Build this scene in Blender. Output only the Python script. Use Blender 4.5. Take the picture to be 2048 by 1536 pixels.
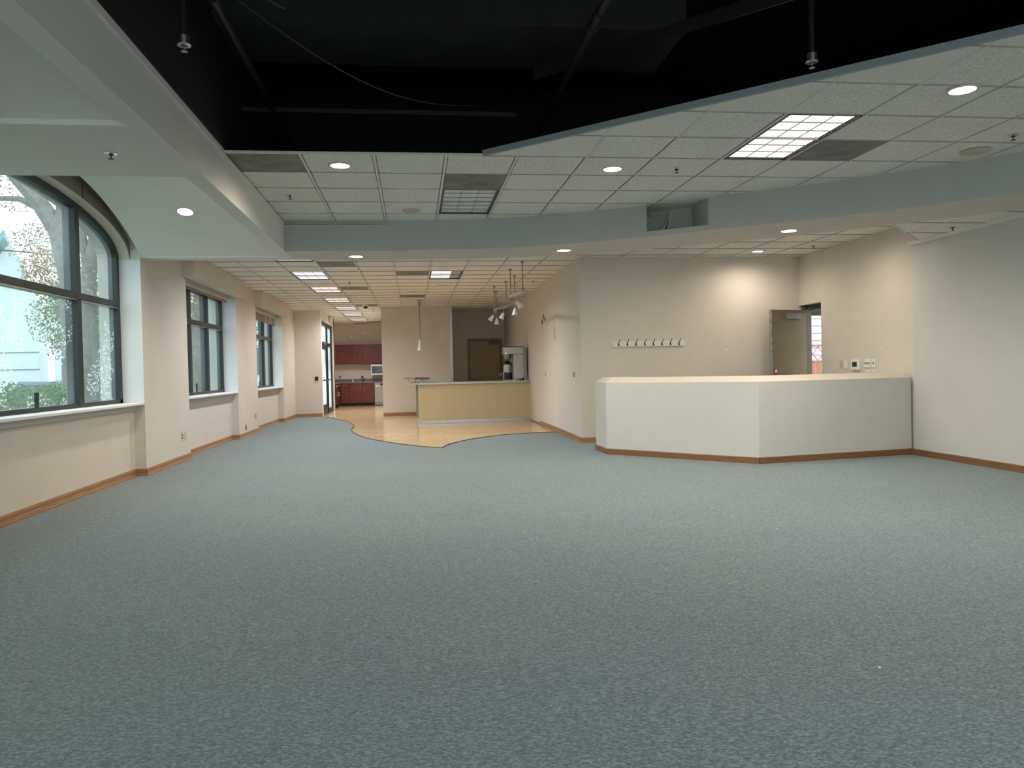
import bpy, bmesh, math, random
import numpy as np
from mathutils import Vector, Matrix

random.seed(7)
for o in list(bpy.data.objects):
    bpy.data.objects.remove(o)
SC = bpy.context.scene
COL = SC.collection

# ------------------------------------------------------------------ camera
F_PX, YAW, PITCH, ROLL, CAM_H = 1535.07, .12658, -.0195, -.02171, 1.223
def cam_axes():
    cy, sy = math.cos(YAW), math.sin(YAW)
    fwd = np.array([sy*math.cos(PITCH), cy*math.cos(PITCH), math.sin(PITCH)])
    right = np.array([cy, -sy, 0.]); up = np.cross(right, fwd)
    r = right*math.cos(ROLL) + up*math.sin(ROLL)
    u = -right*math.sin(ROLL) + up*math.cos(ROLL)
    return r, u, fwd
RR, UU, WW = cam_axes()
cd = bpy.data.cameras.new('camera'); cam = bpy.data.objects.new('camera', cd); COL.objects.link(cam)
cd.sensor_fit = 'HORIZONTAL'; cd.sensor_width = 36.0; cd.lens = F_PX/2048*36; cd.clip_end = 300; cd.clip_start = .05
cam.matrix_world = Matrix(((RR[0], UU[0], -WW[0], 0), (RR[1], UU[1], -WW[1], 0), (RR[2], UU[2], -WW[2], CAM_H), (0, 0, 0, 1)))
SC.camera = cam

# ------------------------------------------------------------------ world, exposure
wd = bpy.data.worlds.new('overcast'); SC.world = wd; wd.use_nodes = True
nt = wd.node_tree; bg = nt.nodes['Background']
tc = nt.nodes.new('ShaderNodeTexCoord'); mp = nt.nodes.new('ShaderNodeMapping'); mp.inputs['Scale'].default_value = (1, 1, 2.2)
nz = nt.nodes.new('ShaderNodeTexNoise'); nz.inputs['Scale'].default_value = 1.6; nz.inputs['Detail'].default_value = 4
rp = nt.nodes.new('ShaderNodeValToRGB')
rp.color_ramp.elements[0].color = (.78, .87, .92, 1); rp.color_ramp.elements[1].color = (.97, 1.0, 1.0, 1)
nt.links.new(tc.outputs['Generated'], mp.inputs['Vector']); nt.links.new(mp.outputs['Vector'], nz.inputs['Vector'])
nt.links.new(nz.outputs['Fac'], rp.inputs['Fac']); nt.links.new(rp.outputs['Color'], bg.inputs['Color'])
bg.inputs['Strength'].default_value = 3.4
vs = SC.view_settings
vs.view_transform = 'Standard'; vs.look = 'None'; vs.gamma = 1.0; vs.use_curve_mapping = False
vs.exposure = 0.60
SC.cycles.max_bounces = 10; SC.cycles.diffuse_bounces = 6; SC.cycles.transparent_max_bounces = 16
SC.cycles.sample_clamp_indirect = 6.0

DOWN_W = 102.0     # watts of one downlight spot
DOWN_E = 14.0     # lens glow
TROFF_E = .74     # glow of the lit diffuser
TROFF_W = 125.0   # watts of one louvred light

# light portals in the window openings
def portal(loc, rot, sx, sy):
    l = bpy.data.lights.new('window_portal', 'AREA'); l.shape = 'RECTANGLE'; l.size = sx; l.size_y = sy
    l.cycles.is_portal = True
    o = bpy.data.objects.new('window_portal', l); COL.objects.link(o); o.location = loc; o.rotation_euler = rot
    return o
HP = math.pi/2
portal((-3.66, 7.6, 2.05), (0, -HP, 0), 2.4, 4.7)
portal((-3.66, 13.43, 1.8), (0, -HP, 0), 1.8, 3.15)
portal((-3.66, 18.48, 1.8), (0, -HP, 0), 1.8, 3.25)
portal((-3.66, 2.2, 1.75), (0, -HP, 0), 1.75, 4.0)
portal((1.45, -5.1, 1.53), (HP, 0, 0), 9.5, 2.83)

def pix(x, y, axis, val):
    d = (x-1024)/F_PX*RR-(y-768)/F_PX*UU+WW
    c = (0, 0, CAM_H); t = (val-c[axis])/d[axis]
    return Vector((d[0]*t, d[1]*t, CAM_H+d[2]*t))

# ------------------------------------------------------------------ materials
M = {}
def mat(name, col, rough=.6, metal=0., var=0., vscale=8., bump=0., bscale=60., emit=None, estr=0., spec=None, coat=0.):
    m = bpy.data.materials.new(name); m.use_nodes = True; n = m.node_tree; b = n.nodes['Principled BSDF']
    b.inputs['Base Color'].default_value = (*col, 1); b.inputs['Roughness'].default_value = rough; b.inputs['Metallic'].default_value = metal
    if spec is not None: b.inputs['Specular IOR Level'].default_value = spec
    if coat: b.inputs['Coat Weight'].default_value = coat
    if var or bump:
        t = n.nodes.new('ShaderNodeTexCoord')
    if var:
        z = n.nodes.new('ShaderNodeTexNoise'); z.inputs['Scale'].default_value = vscale; z.inputs['Detail'].default_value = 5
        r = n.nodes.new('ShaderNodeValToRGB')
        r.color_ramp.elements[0].position = .3; r.color_ramp.elements[1].position = .7
        r.color_ramp.elements[0].color = (*[max(0, c*(1-var)) for c in col], 1)
        r.color_ramp.elements[1].color = (*[min(1, c*(1+var)) for c in col], 1)
        n.links.new(t.outputs['Object'], z.inputs['Vector']); n.links.new(z.outputs['Fac'], r.inputs['Fac']); n.links.new(r.outputs['Color'], b.inputs['Base Color'])
    if bump:
        z2 = n.nodes.new('ShaderNodeTexNoise'); z2.inputs['Scale'].default_value = bscale; z2.inputs['Detail'].default_value = 3
        bp = n.nodes.new('ShaderNodeBump'); bp.inputs['Strength'].default_value = bump; bp.inputs['Distance'].default_value = .004
        n.links.new(t.outputs['Object'], z2.inputs['Vector']); n.links.new(z2.outputs['Fac'], bp.inputs['Height']); n.links.new(bp.outputs['Normal'], b.inputs['Normal'])
    if emit:
        b.inputs['Emission Color'].default_value = (*emit, 1); b.inputs['Emission Strength'].default_value = estr
    M[name] = m
    return m

mat('wall_paint', (.645, .583, .515), .75, var=.02, vscale=3, bump=.25, bscale=140)
mat('wall_white', (.585, .572, .548), .75, var=.02, vscale=3, bump=.25, bscale=140)
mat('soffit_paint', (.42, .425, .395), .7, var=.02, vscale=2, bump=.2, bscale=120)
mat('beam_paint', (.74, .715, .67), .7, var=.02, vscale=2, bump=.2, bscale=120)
mat('reveal_white', (.74, .75, .76), .6)
mat('ceiling_tile', (.82, .785, .715), .9, var=.22, vscale=85, bump=.9, bscale=160)
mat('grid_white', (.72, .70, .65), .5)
mat('grid_shadow', (.40, .385, .35), .7)  # darker cross tees, with the shadow lines between tile rows put into their colour
mat('vent_grey', (.20, .19, .175), .6, var=.3, vscale=5)
mat('vent_line', (.15, .145, .135), .6)
mat('black_paint', (.0018, .002, .0022), .8, var=.3, vscale=4)
mat('dark_duct', (.032, .032, .031), .7, var=.3, vscale=3)
mat('dark_pipe', (.03, .03, .03), .45, metal=.4)
mat('edge_trim', (.30, .34, .36), .5)
mat('chrome', (.75, .76, .76), .2, metal=1.)
mat('nickel', (.55, .54, .5), .35, metal=1.)
mat('steel', (.42, .41, .385), .38, metal=1., var=.08, vscale=12)
mat('steel_dark', (.30, .295, .28), .35, metal=1.)
mat('window_frame', (.012, .016, .019), .42)
mat('bronze', (.010, .010, .010), .35)
mat('black_plastic', (.008, .008, .009), .4)
mat('white_plastic', (.78, .77, .74), .45)
mat('almond_plastic', (.55, .50, .37), .45)
mat('dark_slot', (.03, .028, .025), .7)  # near-black for sockets, toggles, the lining seam and the jamb lining
mat('shade_fabric', (.33, .28, .235), .85, var=.05, vscale=30)
mat('shaded_lining', (.24, .20, .17), .9, var=.05, vscale=9)
mat('door_tan', (.42, .345, .22), .65, var=.06, vscale=3, spec=.2)
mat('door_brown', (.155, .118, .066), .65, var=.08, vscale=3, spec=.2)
mat('frame_brown', (.10, .075, .045), .6)
mat('door_frame_tan', (.27, .205, .125), .5)
mat('door_edge', (.30, .31, .30), .5, metal=.5, var=.4, vscale=20)
mat('closer_grey', (.13, .12, .105), .55)
mat('bar_laminate', (.52, .435, .26), .55, var=.05, vscale=60)
mat('bar_side', (.085, .10, .065), .6)
mat('maroon', (.16, .035, .03), .35, var=.1, vscale=8)
mat('cherry', (.13, .022, .014), .32, var=.22, vscale=4)
mat('cherry_dark', (.05, .010, .008), .4)
mat('toe_kick', (.012, .006, .006), .6)
mat('stone_grey', (.17, .155, .145), .3, var=.2, vscale=60)
mat('glass_black', (.006, .006, .007), .08)
mat('cap_ledge', (.60, .53, .455), .6, var=.02)
mat('red_sign', (.22, .02, .02), .4)
mat('clear_plastic', (.7, .72, .72), .2)
mat('pendant_glass', (.80, .79, .74), .3)
mat('white_board', (.76, .74, .69), .4)
mat('lens_on', (1, 1, 1), .4, emit=(1., .93, .82), estr=DOWN_E)
mat('louvre_on', (.9, .88, .86), .4, emit=(1., .90, .86), estr=TROFF_E)
mat('louvre_cool', (.9, .9, .9), .4, emit=(.94, .96, 1.), estr=TROFF_E)
mat('louvre_off', (.80, .84, .86), .35)
mat('louvre_blade', (.34, .31, .30), .4)
mat('dark_rail', (.010, .010, .011), .6)
mat('fixture_white', (.6, .6, .58), .4)
mat('trunk', (.20, .17, .155), .9, var=.3, vscale=9, bump=1, bscale=15)
mat('leaf_green', (.16, .24, .09), .7, var=.4, vscale=3)
mat('leaf_autumn', (.42, .26, .12), .7, var=.5, vscale=2)
mat('leaf_dark', (.17, .165, .11), .7, var=.4, vscale=3)
mat('hedge', (.11, .22, .05), .8, var=.5, vscale=7)
mat('house_white', (.72, .76, .76), .8, var=.03)
mat('roof_green', (.22, .42, .38), .6)
mat('stucco', (.55, .55, .54), .9, var=.1, vscale=30, bump=.6, bscale=40)
mat('asphalt', (.20, .21, .22), .9, var=.1, vscale=2)
mat('lawn', (.13, .19, .07), .95, var=.3, vscale=5)
mat('kerb', (.5, .5, .49), .8)
mat('car_paint', (.24, .26, .28), .25, metal=.3)
mat('tyre', (.015, .015, .016), .8)
mat('car_glass', (.05, .09, .11), .08)
mat('cable', (.02, .02, .02), .7)
mat('fence_red', (.30, .12, .07), .8, var=.2, vscale=9)
mat('siding', (.40, .39, .41), .8)
mat('oak', (.30, .155, .062), .38, var=.3, vscale=14)

def wood_grain(name, c0, c1, axis_scale, rough):
    m = bpy.data.materials.new(name); m.use_nodes = True; n = m.node_tree; b = n.nodes['Principled BSDF']; b.inputs['Roughness'].default_value = rough
    t = n.nodes.new('ShaderNodeTexCoord'); mp = n.nodes.new('ShaderNodeMapping'); mp.inputs['Scale'].default_value = axis_scale
    z = n.nodes.new('ShaderNodeTexNoise'); z.inputs['Scale'].default_value = 3; z.inputs['Detail'].default_value = 6; z.inputs['Roughness'].default_value = .65
    r = n.nodes.new('ShaderNodeValToRGB'); r.color_ramp.elements[0].position = .32; r.color_ramp.elements[1].position = .68
    r.color_ramp.elements[0].color = (*c0, 1); r.color_ramp.elements[1].color = (*c1, 1)
    n.links.new(t.outputs['Object'], mp.inputs['Vector']); n.links.new(mp.outputs['Vector'], z.inputs['Vector']); n.links.new(z.outputs['Fac'], r.inputs['Fac']); n.links.new(r.outputs['Color'], b.inputs['Base Color'])
    M[name] = m
wood_grain('oak_base', (.235, .115, .045), (.40, .215, .09), (1.5, 1.5, 30), .38)
wood_grain('oak_dark', (.16, .072, .030), (.26, .125, .052), (1.2, 1.2, 26), .4)

def carpet_mat():
    m = bpy.data.materials.new('carpet'); m.use_nodes = True; n = m.node_tree; b = n.nodes['Principled BSDF']
    b.inputs['Roughness'].default_value = .95; b.inputs['Specular IOR Level'].default_value = .15
    b.inputs['Sheen Weight'].default_value = .35; b.inputs['Sheen Roughness'].default_value = .45; b.inputs['Sheen Tint'].default_value = (.85, .92, .90, 1)
    t = n.nodes.new('ShaderNodeTexCoord')
    mp = n.nodes.new('ShaderNodeMapping'); mp.inputs['Scale'].default_value = (1, 1.9, 1)
    n.links.new(t.outputs['Object'], mp.inputs['Vector'])
    z = n.nodes.new('ShaderNodeTexNoise'); z.inputs['Scale'].default_value = 62; z.inputs['Detail'].default_value = 4; z.inputs['Roughness'].default_value = .75
    n.links.new(mp.outputs['Vector'], z.inputs['Vector'])
    r = n.nodes.new('ShaderNodeValToRGB'); e = r.color_ramp.elements
    e[0].position = .33; e[0].color = (.040, .060, .071, 1); e[1].position = .67; e[1].color = (.30, .345, .345, 1)
    k = e.new(.5); k.color = (.130, .162, .170, 1)
    n.links.new(z.outputs['Fac'], r.inputs['Fac'])
    z2 = n.nodes.new('ShaderNodeTexNoise'); z2.inputs['Scale'].default_value = .8; z2.inputs['Detail'].default_value = 3
    n.links.new(t.outputs['Object'], z2.inputs['Vector'])
    mx = n.nodes.new('ShaderNodeMix'); mx.data_type = 'RGBA'; mx.blend_type = 'MULTIPLY'
    r2 = n.nodes.new('ShaderNodeValToRGB'); r2.color_ramp.elements[0].position = .35; r2.color_ramp.elements[1].position = .65
    r2.color_ramp.elements[0].color = (.92, .95, 1, 1); r2.color_ramp.elements[1].color = (1, 1, .97, 1)
    n.links.new(z2.outputs['Fac'], r2.inputs['Fac'])
    mx.inputs[0].default_value = 1
    n.links.new(r.outputs['Color'], mx.inputs[6]); n.links.new(r2.outputs['Color'], mx.inputs[7]); n.links.new(mx.outputs[2], b.inputs['Base Color'])
    bp = n.nodes.new('ShaderNodeBump'); bp.inputs['Strength'].default_value = .6; bp.inputs['Distance'].default_value = .004
    n.links.new(z.outputs['Fac'], bp.inputs['Height']); n.links.new(bp.outputs['Normal'], b.inputs['Normal'])
    M['carpet'] = m
carpet_mat()

def floor_mat():
    m = bpy.data.materials.new('maple_floor'); m.use_nodes = True; n = m.node_tree; b = n.nodes['Principled BSDF']
    b.inputs['Roughness'].default_value = .14
    t = n.nodes.new('ShaderNodeTexCoord')
    br = n.nodes.new('ShaderNodeTexBrick'); br.inputs['Scale'].default_value = 1
    br.inputs['Color1'].default_value = (.60, .405, .205, 1); br.inputs['Color2'].default_value = (.80, .585, .34, 1); br.inputs['Mortar'].default_value = (.42, .27, .13, 1)
    br.inputs['Mortar Size'].default_value = .0022; br.inputs['Brick Width'].default_value = 1.1; br.inputs['Row Height'].default_value = .083
    n.links.new(t.outputs['Object'], br.inputs['Vector'])
    mp = n.nodes.new('ShaderNodeMapping'); mp.inputs['Scale'].default_value = (2, 40, 1)
    z = n.nodes.new('ShaderNodeTexNoise'); z.inputs['Scale'].default_value = 2; z.inputs['Detail'].default_value = 5
    n.links.new(t.outputs['Object'], mp.inputs['Vector']); n.links.new(mp.outputs['Vector'], z.inputs['Vector'])
    mx = n.nodes.new('ShaderNodeMix'); mx.data_type = 'RGBA'; mx.blend_type = 'MULTIPLY'; mx.inputs[0].default_value = .35
    r = n.nodes.new('ShaderNodeValToRGB'); r.color_ramp.elements[0].position = .3; r.color_ramp.elements[1].position = .7
    r.color_ramp.elements[0].color = (.62, .55, .48, 1)
    n.links.new(z.outputs['Fac'], r.inputs['Fac']); n.links.new(br.outputs['Color'], mx.inputs[6]); n.links.new(r.outputs['Color'], mx.inputs[7]); n.links.new(mx.outputs[2], b.inputs['Base Color'])
    M['maple_floor'] = m
floor_mat()

def glass_mat(name, tint, haze, drops):
    m = bpy.data.materials.new(name); m.use_nodes = True; n = m.node_tree
    for x in list(n.nodes):
        if x.type == 'BSDF_PRINCIPLED': n.nodes.remove(x)
    out = n.nodes['Material Output']
    tr = n.nodes.new('ShaderNodeBsdfTransparent'); tr.inputs['Color'].default_value = (*tint, 1)
    tl = n.nodes.new('ShaderNodeBsdfTranslucent'); tl.inputs['Color'].default_value = (.84, .91, .92, 1)
    gl = n.nodes.new('ShaderNodeBsdfGlossy'); gl.inputs['Roughness'].default_value = .04; gl.inputs['Color'].default_value = (.9, .95, 1, 1)
    t = n.nodes.new('ShaderNodeTexCoord')
    # broad fog
    z = n.nodes.new('ShaderNodeTexNoise'); z.inputs['Scale'].default_value = 1.1; z.inputs['Detail'].default_value = 4
    n.links.new(t.outputs['Object'], z.inputs['Vector'])
    mr = n.nodes.new('ShaderNodeMapRange'); mr.inputs['From Min'].default_value = .3; mr.inputs['From Max'].default_value = .75
    mr.inputs['To Min'].default_value = haze*.4; mr.inputs['To Max'].default_value = haze*1.6
    n.links.new(z.outputs['Fac'], mr.inputs['Value'])
    fac = mr.outputs['Result']
    if drops:
        v = n.nodes.new('ShaderNodeTexVoronoi'); v.inputs['Scale'].default_value = 32; v.feature = 'F1'
        n.links.new(t.outputs['Object'], v.inputs['Vector'])
        lt = n.nodes.new('ShaderNodeMath'); lt.operation = 'LESS_THAN'; lt.inputs[1].default_value = .30
        n.links.new(v.outputs['Distance'], lt.inputs[0])
        z3 = n.nodes.new('ShaderNodeTexNoise'); z3.inputs['Scale'].default_value = 1.9; z3.inputs['Detail'].default_value = 2
        n.links.new(t.outputs['Object'], z3.inputs['Vector'])
        gt = n.nodes.new('ShaderNodeMath'); gt.operation = 'GREATER_THAN'; gt.inputs[1].default_value = .53
        n.links.new(z3.outputs['Fac'], gt.inputs[0])
        # only the lower lights are beaded with water
        sp = n.nodes.new('ShaderNodeSeparateXYZ'); n.links.new(t.outputs['Object'], sp.inputs[0])
        lz = n.nodes.new('ShaderNodeMath'); lz.operation = 'LESS_THAN'; lz.inputs[1].default_value = 1.12
        n.links.new(sp.outputs['Z'], lz.inputs[0])
        a = n.nodes.new('ShaderNodeMath'); a.operation = 'MULTIPLY'; n.links.new(lt.outputs[0], a.inputs[0]); n.links.new(gt.outputs[0], a.inputs[1])
        a2 = n.nodes.new('ShaderNodeMath'); a2.operation = 'MULTIPLY'; n.links.new(a.outputs[0], a2.inputs[0]); n.links.new(lz.outputs[0], a2.inputs[1])
        a3 = n.nodes.new('ShaderNodeMath'); a3.operation = 'MULTIPLY'; a3.inputs[1].default_value = drops; n.links.new(a2.outputs[0], a3.inputs[0])
        ad = n.nodes.new('ShaderNodeMath'); ad.operation = 'ADD'; ad.use_clamp = True; n.links.new(fac, ad.inputs[0]); n.links.new(a3.outputs[0], ad.inputs[1])
        fac = ad.outputs[0]
    m1 = n.nodes.new('ShaderNodeMixShader'); n.links.new(fac, m1.inputs[0]); n.links.new(tr.outputs[0], m1.inputs[1]); n.links.new(tl.outputs[0], m1.inputs[2])
    m2 = n.nodes.new('ShaderNodeMixShader'); m2.inputs[0].default_value = .045; n.links.new(m1.outputs[0], m2.inputs[1]); n.links.new(gl.outputs[0], m2.inputs[2])
    n.links.new(m2.outputs[0], out.inputs['Surface'])
    M[name] = m
glass_mat('glass_fogged', (.62, .70, .71), .05, .35)
glass_mat('glass_clear', (.62, .70, .71), .045, 0)
glass_mat('glass_front', (.85, .88, .88), .03, 0)
glass_mat('glass_door', (.9, .95, .97), .45, 0)

# ------------------------------------------------------------------ mesh builder
WO = {}
class MB:
    def __init__(s): s.v = []; s.f = []; s.fm = []; s.mi = 0
    def add(s, vs, fs):
        k = len(s.v); s.v += [tuple(map(float, p)) for p in vs]; s.f += [tuple(i+k for i in f) for f in fs]; s.fm += [s.mi]*len(fs); return s
    def box(s, x0, x1, y0, y1, z0, z1):
        return s.add([(x0,y0,z0),(x1,y0,z0),(x1,y1,z0),(x0,y1,z0),(x0,y0,z1),(x1,y0,z1),(x1,y1,z1),(x0,y1,z1)],
                     [(0,3,2,1),(4,5,6,7),(0,1,5,4),(1,2,6,5),(2,3,7,6),(3,0,4,7)])
    def bbox(s, x0, x1, y0, y1, z0, z1, b=.004):
        bm = bmesh.new(); bmesh.ops.create_cube(bm, size=1)
        for v in bm.verts: v.co = Vector(((x0+x1)/2+v.co.x*(x1-x0), (y0+y1)/2+v.co.y*(y1-y0), (z0+z1)/2+v.co.z*(z1-z0)))
        bmesh.ops.bevel(bm, geom=list(bm.edges), offset=b, segments=2, profile=.5, affect='EDGES')
        bm.verts.index_update(); s.add([v.co[:] for v in bm.verts], [[v.index for v in f.verts] for f in bm.faces]); bm.free(); return s
    def obox(s, c, hx, hy, hz, ang=0, tilt=None):
        R = Matrix.Rotation(ang, 3, 'Z')
        if tilt is not None: R = R @ Matrix.Rotation(tilt, 3, 'X')
        vs = [Vector(c)+R @ Vector((a*hx, b*hy, d*hz)) for d in (-1, 1) for a, b in ((-1,-1),(1,-1),(1,1),(-1,1))]
        return s.add(vs, [(0,3,2,1),(4,5,6,7),(0,1,5,4),(1,2,6,5),(2,3,7,6),(3,0,4,7)])
    def prism(s, poly, z0, z1):
        # vertical prism of any simple polygon
        a = sum(poly[i][0]*poly[(i+1)%len(poly)][1]-poly[(i+1)%len(poly)][0]*poly[i][1] for i in range(len(poly)))
        if a < 0: poly = poly[::-1]
        n = len(poly)
        vs = [(x,y,z0) for x,y in poly]+[(x,y,z1) for x,y in poly]
        return s.add(vs, [tuple(range(n-1,-1,-1)), tuple(range(n,2*n))]+[(i,(i+1)%n,n+(i+1)%n,n+i) for i in range(n)])
    def xprism(s, poly, x0, x1):
        # prism along x of a polygon given in (y,z)
        n = len(poly)
        vs = [(x0,y,z) for y,z in poly]+[(x1,y,z) for y,z in poly]
        a = sum(poly[i][0]*poly[(i+1)%n][1]-poly[(i+1)%n][0]*poly[i][1] for i in range(n))
        fs = [tuple(range(n)), tuple(range(2*n-1,n-1,-1))]+[(i,n+i,n+(i+1)%n,(i+1)%n) for i in range(n)]
        if a > 0: fs = [f[::-1] for f in fs]
        return s.add(vs, fs)
    def tube(s, pts, r, n=8, cap=True):
        pts = [Vector(p) for p in pts]; rings = []
        if not hasattr(r, '__len__'): r = [r]*len(pts)
        for i, p in enumerate(pts):
            d = (pts[min(i+1,len(pts)-1)]-pts[max(i-1,0)]).normalized()
            a = d.cross(Vector((0,0,1)));
            if a.length < 1e-3: a = Vector((1,0,0))
            a.normalize(); b = d.cross(a)
            rings.append([p+(a*math.cos(2*math.pi*k/n)+b*math.sin(2*math.pi*k/n))*r[i] for k in range(n)])
        vs = [v for q in rings for v in q]; fs = []
        for i in range(len(pts)-1):
            for k in range(n):
                fs.append((i*n+k, i*n+(k+1)%n, (i+1)*n+(k+1)%n, (i+1)*n+k))
        if cap: fs += [tuple(range(n-1,-1,-1)), tuple(range((len(pts)-1)*n, len(pts)*n))]
        return s.add(vs, fs)
    def lathe(s, c, prof, n=20, axis=None, cap=True):
        # prof: (radius, height) along axis through c
        A = Vector(axis).normalized() if axis else Vector((0,0,1))
        B = A.cross(Vector((0,1,0))) if abs(A.y) < .9 else A.cross(Vector((1,0,0)))
        B.normalize(); D = A.cross(B); c = Vector(c)
        vs = [c+A*h+(B*math.cos(2*math.pi*k/n)+D*math.sin(2*math.pi*k/n))*r for r, h in prof for k in range(n)]
        fs = [(i*n+k, i*n+(k+1)%n, (i+1)*n+(k+1)%n, (i+1)*n+k) for i in range(len(prof)-1) for k in range(n)]
        if cap and prof[0][0] > 1e-4: fs.append(tuple(range(n-1,-1,-1)))
        if cap and prof[-1][0] > 1e-4: fs.append(tuple(range((len(prof)-1)*n, len(prof)*n)))
        return s.add(vs, fs)
    def build(s, name, mt, parent=None, label=None, cat=None, kind=None, group=None, smooth=False, origin=None):
        v = np.array(s.v)
        if parent is not None: org = Vector((0,0,0)) if origin is None else Vector(origin); base = WO[parent.name]
        else:
            base = Vector((0,0,0))
        if origin is None:
            lo, hi = v.min(0), v.max(0)
            org = Vector(((lo[0]+hi[0])/2, (lo[1]+hi[1])/2, lo[2]))
        else: org = Vector(origin)
        me = bpy.data.meshes.new(name)
        me.from_pydata([tuple(p) for p in (v-np.array(org))], [], s.f); me.update()
        mts = mt if isinstance(mt, (list, tuple)) else [mt]
        for q in mts: me.materials.append(M[q])
        if len(mts) > 1: me.polygons.foreach_set('material_index', s.fm)
        bm = bmesh.new(); bm.from_mesh(me); bmesh.ops.recalc_face_normals(bm, faces=bm.faces[:]); bm.to_mesh(me); bm.free()
        if smooth:
            me.polygons.foreach_set('use_smooth', [True]*len(me.polygons))
            try: me.set_sharp_from_angle(angle=math.radians(40))
            except Exception: pass
        o = bpy.data.objects.new(name, me); COL.objects.link(o)
        if parent is not None: o.parent = parent
        o.location = org-base; WO[o.name] = org
        tag(o, label, cat, kind, group)
        return o
def tag(o, label=None, cat=None, kind=None, group=None):
    if label: o['label'] = label
    if cat: o['category'] = cat
    if kind: o['kind'] = kind
    if group: o['group'] = group
def thing(name, loc, label, cat, group=None, kind=None):
    o = bpy.data.objects.new(name, None); COL.objects.link(o); o.location = loc; o.empty_display_size = .1
    WO[o.name] = Vector(loc); tag(o, label, cat, kind, group); return o
def B(x0,x1,y0,y1,z0,z1,b=None):
    m = MB(); return m.bbox(x0,x1,y0,y1,z0,z1,b) if b else m.box(x0,x1,y0,y1,z0,z1)
def copy_tree(o, loc, label=None):
    c = o.copy(); COL.objects.link(c); c.location = loc; WO[c.name] = Vector(loc)
    if label: c['label'] = label
    for ch in list(o.children):
        d = ch.copy(); COL.objects.link(d); d.parent = c
        for g in list(ch.children):
            e = g.copy(); COL.objects.link(e); e.parent = d
    return c
def catmull(pts, per=6):
    P = [Vector((*p, 0)) for p in pts]; out = []
    for i in range(len(P)-1):
        a, b, c, d = P[max(i-1,0)], P[i], P[i+1], P[min(i+2,len(P)-1)]
        for k in range(per):
            t = k/per
            q = .5*((2*b)+(c-a)*t+(2*a-5*b+4*c-d)*t*t+(3*b-a-3*c+d)*t**3); out.append((q.x, q.y))
    out.append((P[-1].x, P[-1].y)); return out
def resample(pts, n):
    d = [0]
    for a, b in zip(pts, pts[1:]): d.append(d[-1]+math.hypot(b[0]-a[0], b[1]-a[1]))
    xs = np.interp(np.linspace(0, d[-1], n), d, [p[0] for p in pts]); ys = np.interp(np.linspace(0, d[-1], n), d, [p[1] for p in pts])
    return list(zip(xs, ys))
def sweep(path, prof, mb, side=1):
    # sweep a profile (outward offset, z) along a floor path; side=+1 offsets to the left of travel
    n = len(path); rings = []
    for i, p in enumerate(path):
        p = Vector((*p, 0))
        d0 = (Vector((*path[i], 0))-Vector((*path[i-1], 0))).normalized() if i > 0 else None
        d1 = (Vector((*path[i+1], 0))-Vector((*path[i], 0))).normalized() if i < n-1 else None
        if d0 is None: d0 = d1
        if d1 is None: d1 = d0
        n0 = Vector((-d0.y, d0.x, 0)); n1 = Vector((-d1.y, d1.x, 0)); m = (n0+n1).normalized(); k = 1/max(.35, m.dot(n0))
        rings.append([(p.x+m.x*k*o*side, p.y+m.y*k*o*side, z) for o, z in prof])
    w = len(prof); vs = [v for r in rings for v in r]
    fs = [(i*w+k, i*w+k+1, (i+1)*w+k+1, (i+1)*w+k) for i in range(n-1) for k in range(w-1)]
    fs += [tuple(range(w)), tuple(range((n-1)*w, n*w))]
    return mb.add(vs, fs)

# ------------------------------------------------------------------ main dimensions
XP, XB, XF = -3.30, -3.43, -3.55       # pilaster face, bay wall face, window frame plane
ZM, ZF, ZL, ZS = 3.045, 2.988, 2.725, 2.69   # middle ceiling, far ceiling, low ceiling, soffit underside
XR = 6.40                                # right wall
YB = 12.12                               # reception back wall
TOP = 4.75
G = .6096
xm = lambda c: -.9025+G*c
ym = lambda r: 6.563+G*r
xf_ = lambda c: -3.338+G*c
yf_ = lambda k: 13.687+G*k

# ================================================================== FLOORS
edge = [(-2.57, 21.85), (-2.529,21.714),(-2.245,21.219),(-1.942,20.207),(-1.671,19.346),(-1.492,18.531),(-1.378,17.603),(-1.363,16.891),(-1.303,16.215),(-1.146,15.286),(-.877,14.308),(-.594,13.636),(-.284,13.03),(-.023,12.586),(.223,12.269),(.415,12.078)]
edge2 = [(.415,12.078),(.508,12.53),(.742,13.056),(1.048,13.549),(1.519,14.028),(1.988,14.268),(2.441,14.306),(2.70,14.331)]
E1 = catmull(edge, 4); E2 = catmull(edge2, 4)
carpet = [(-3.56,-5.1),(6.45,-5.1),(6.45,12.2),(2.70,12.2)]+E2[::-1]+E1[::-1][1:]+[(-2.57,22.1),(-3.56,22.1)]
MB().prism(carpet, -.04, .006).build('floor', 'carpet', kind='structure', label='blue-grey flecked carpet covering the main room', origin=(0,0,0))
B(-3.56,3.0,11.9,29.3,-.10,-.002).build('floor', 'maple_floor', kind='structure', label='glossy maple strip floor around the bar and kitchen', origin=(0,0,0))
tr = MB(); tr.tube([(x,y,.006) for x,y in E1], .011, 6); tr.tube([(x,y,.006) for x,y in E2], .011, 6)
tr.build('trim_1', 'toe_kick', kind='structure', label='dark metal strip where carpet meets the wood floor')

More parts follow.
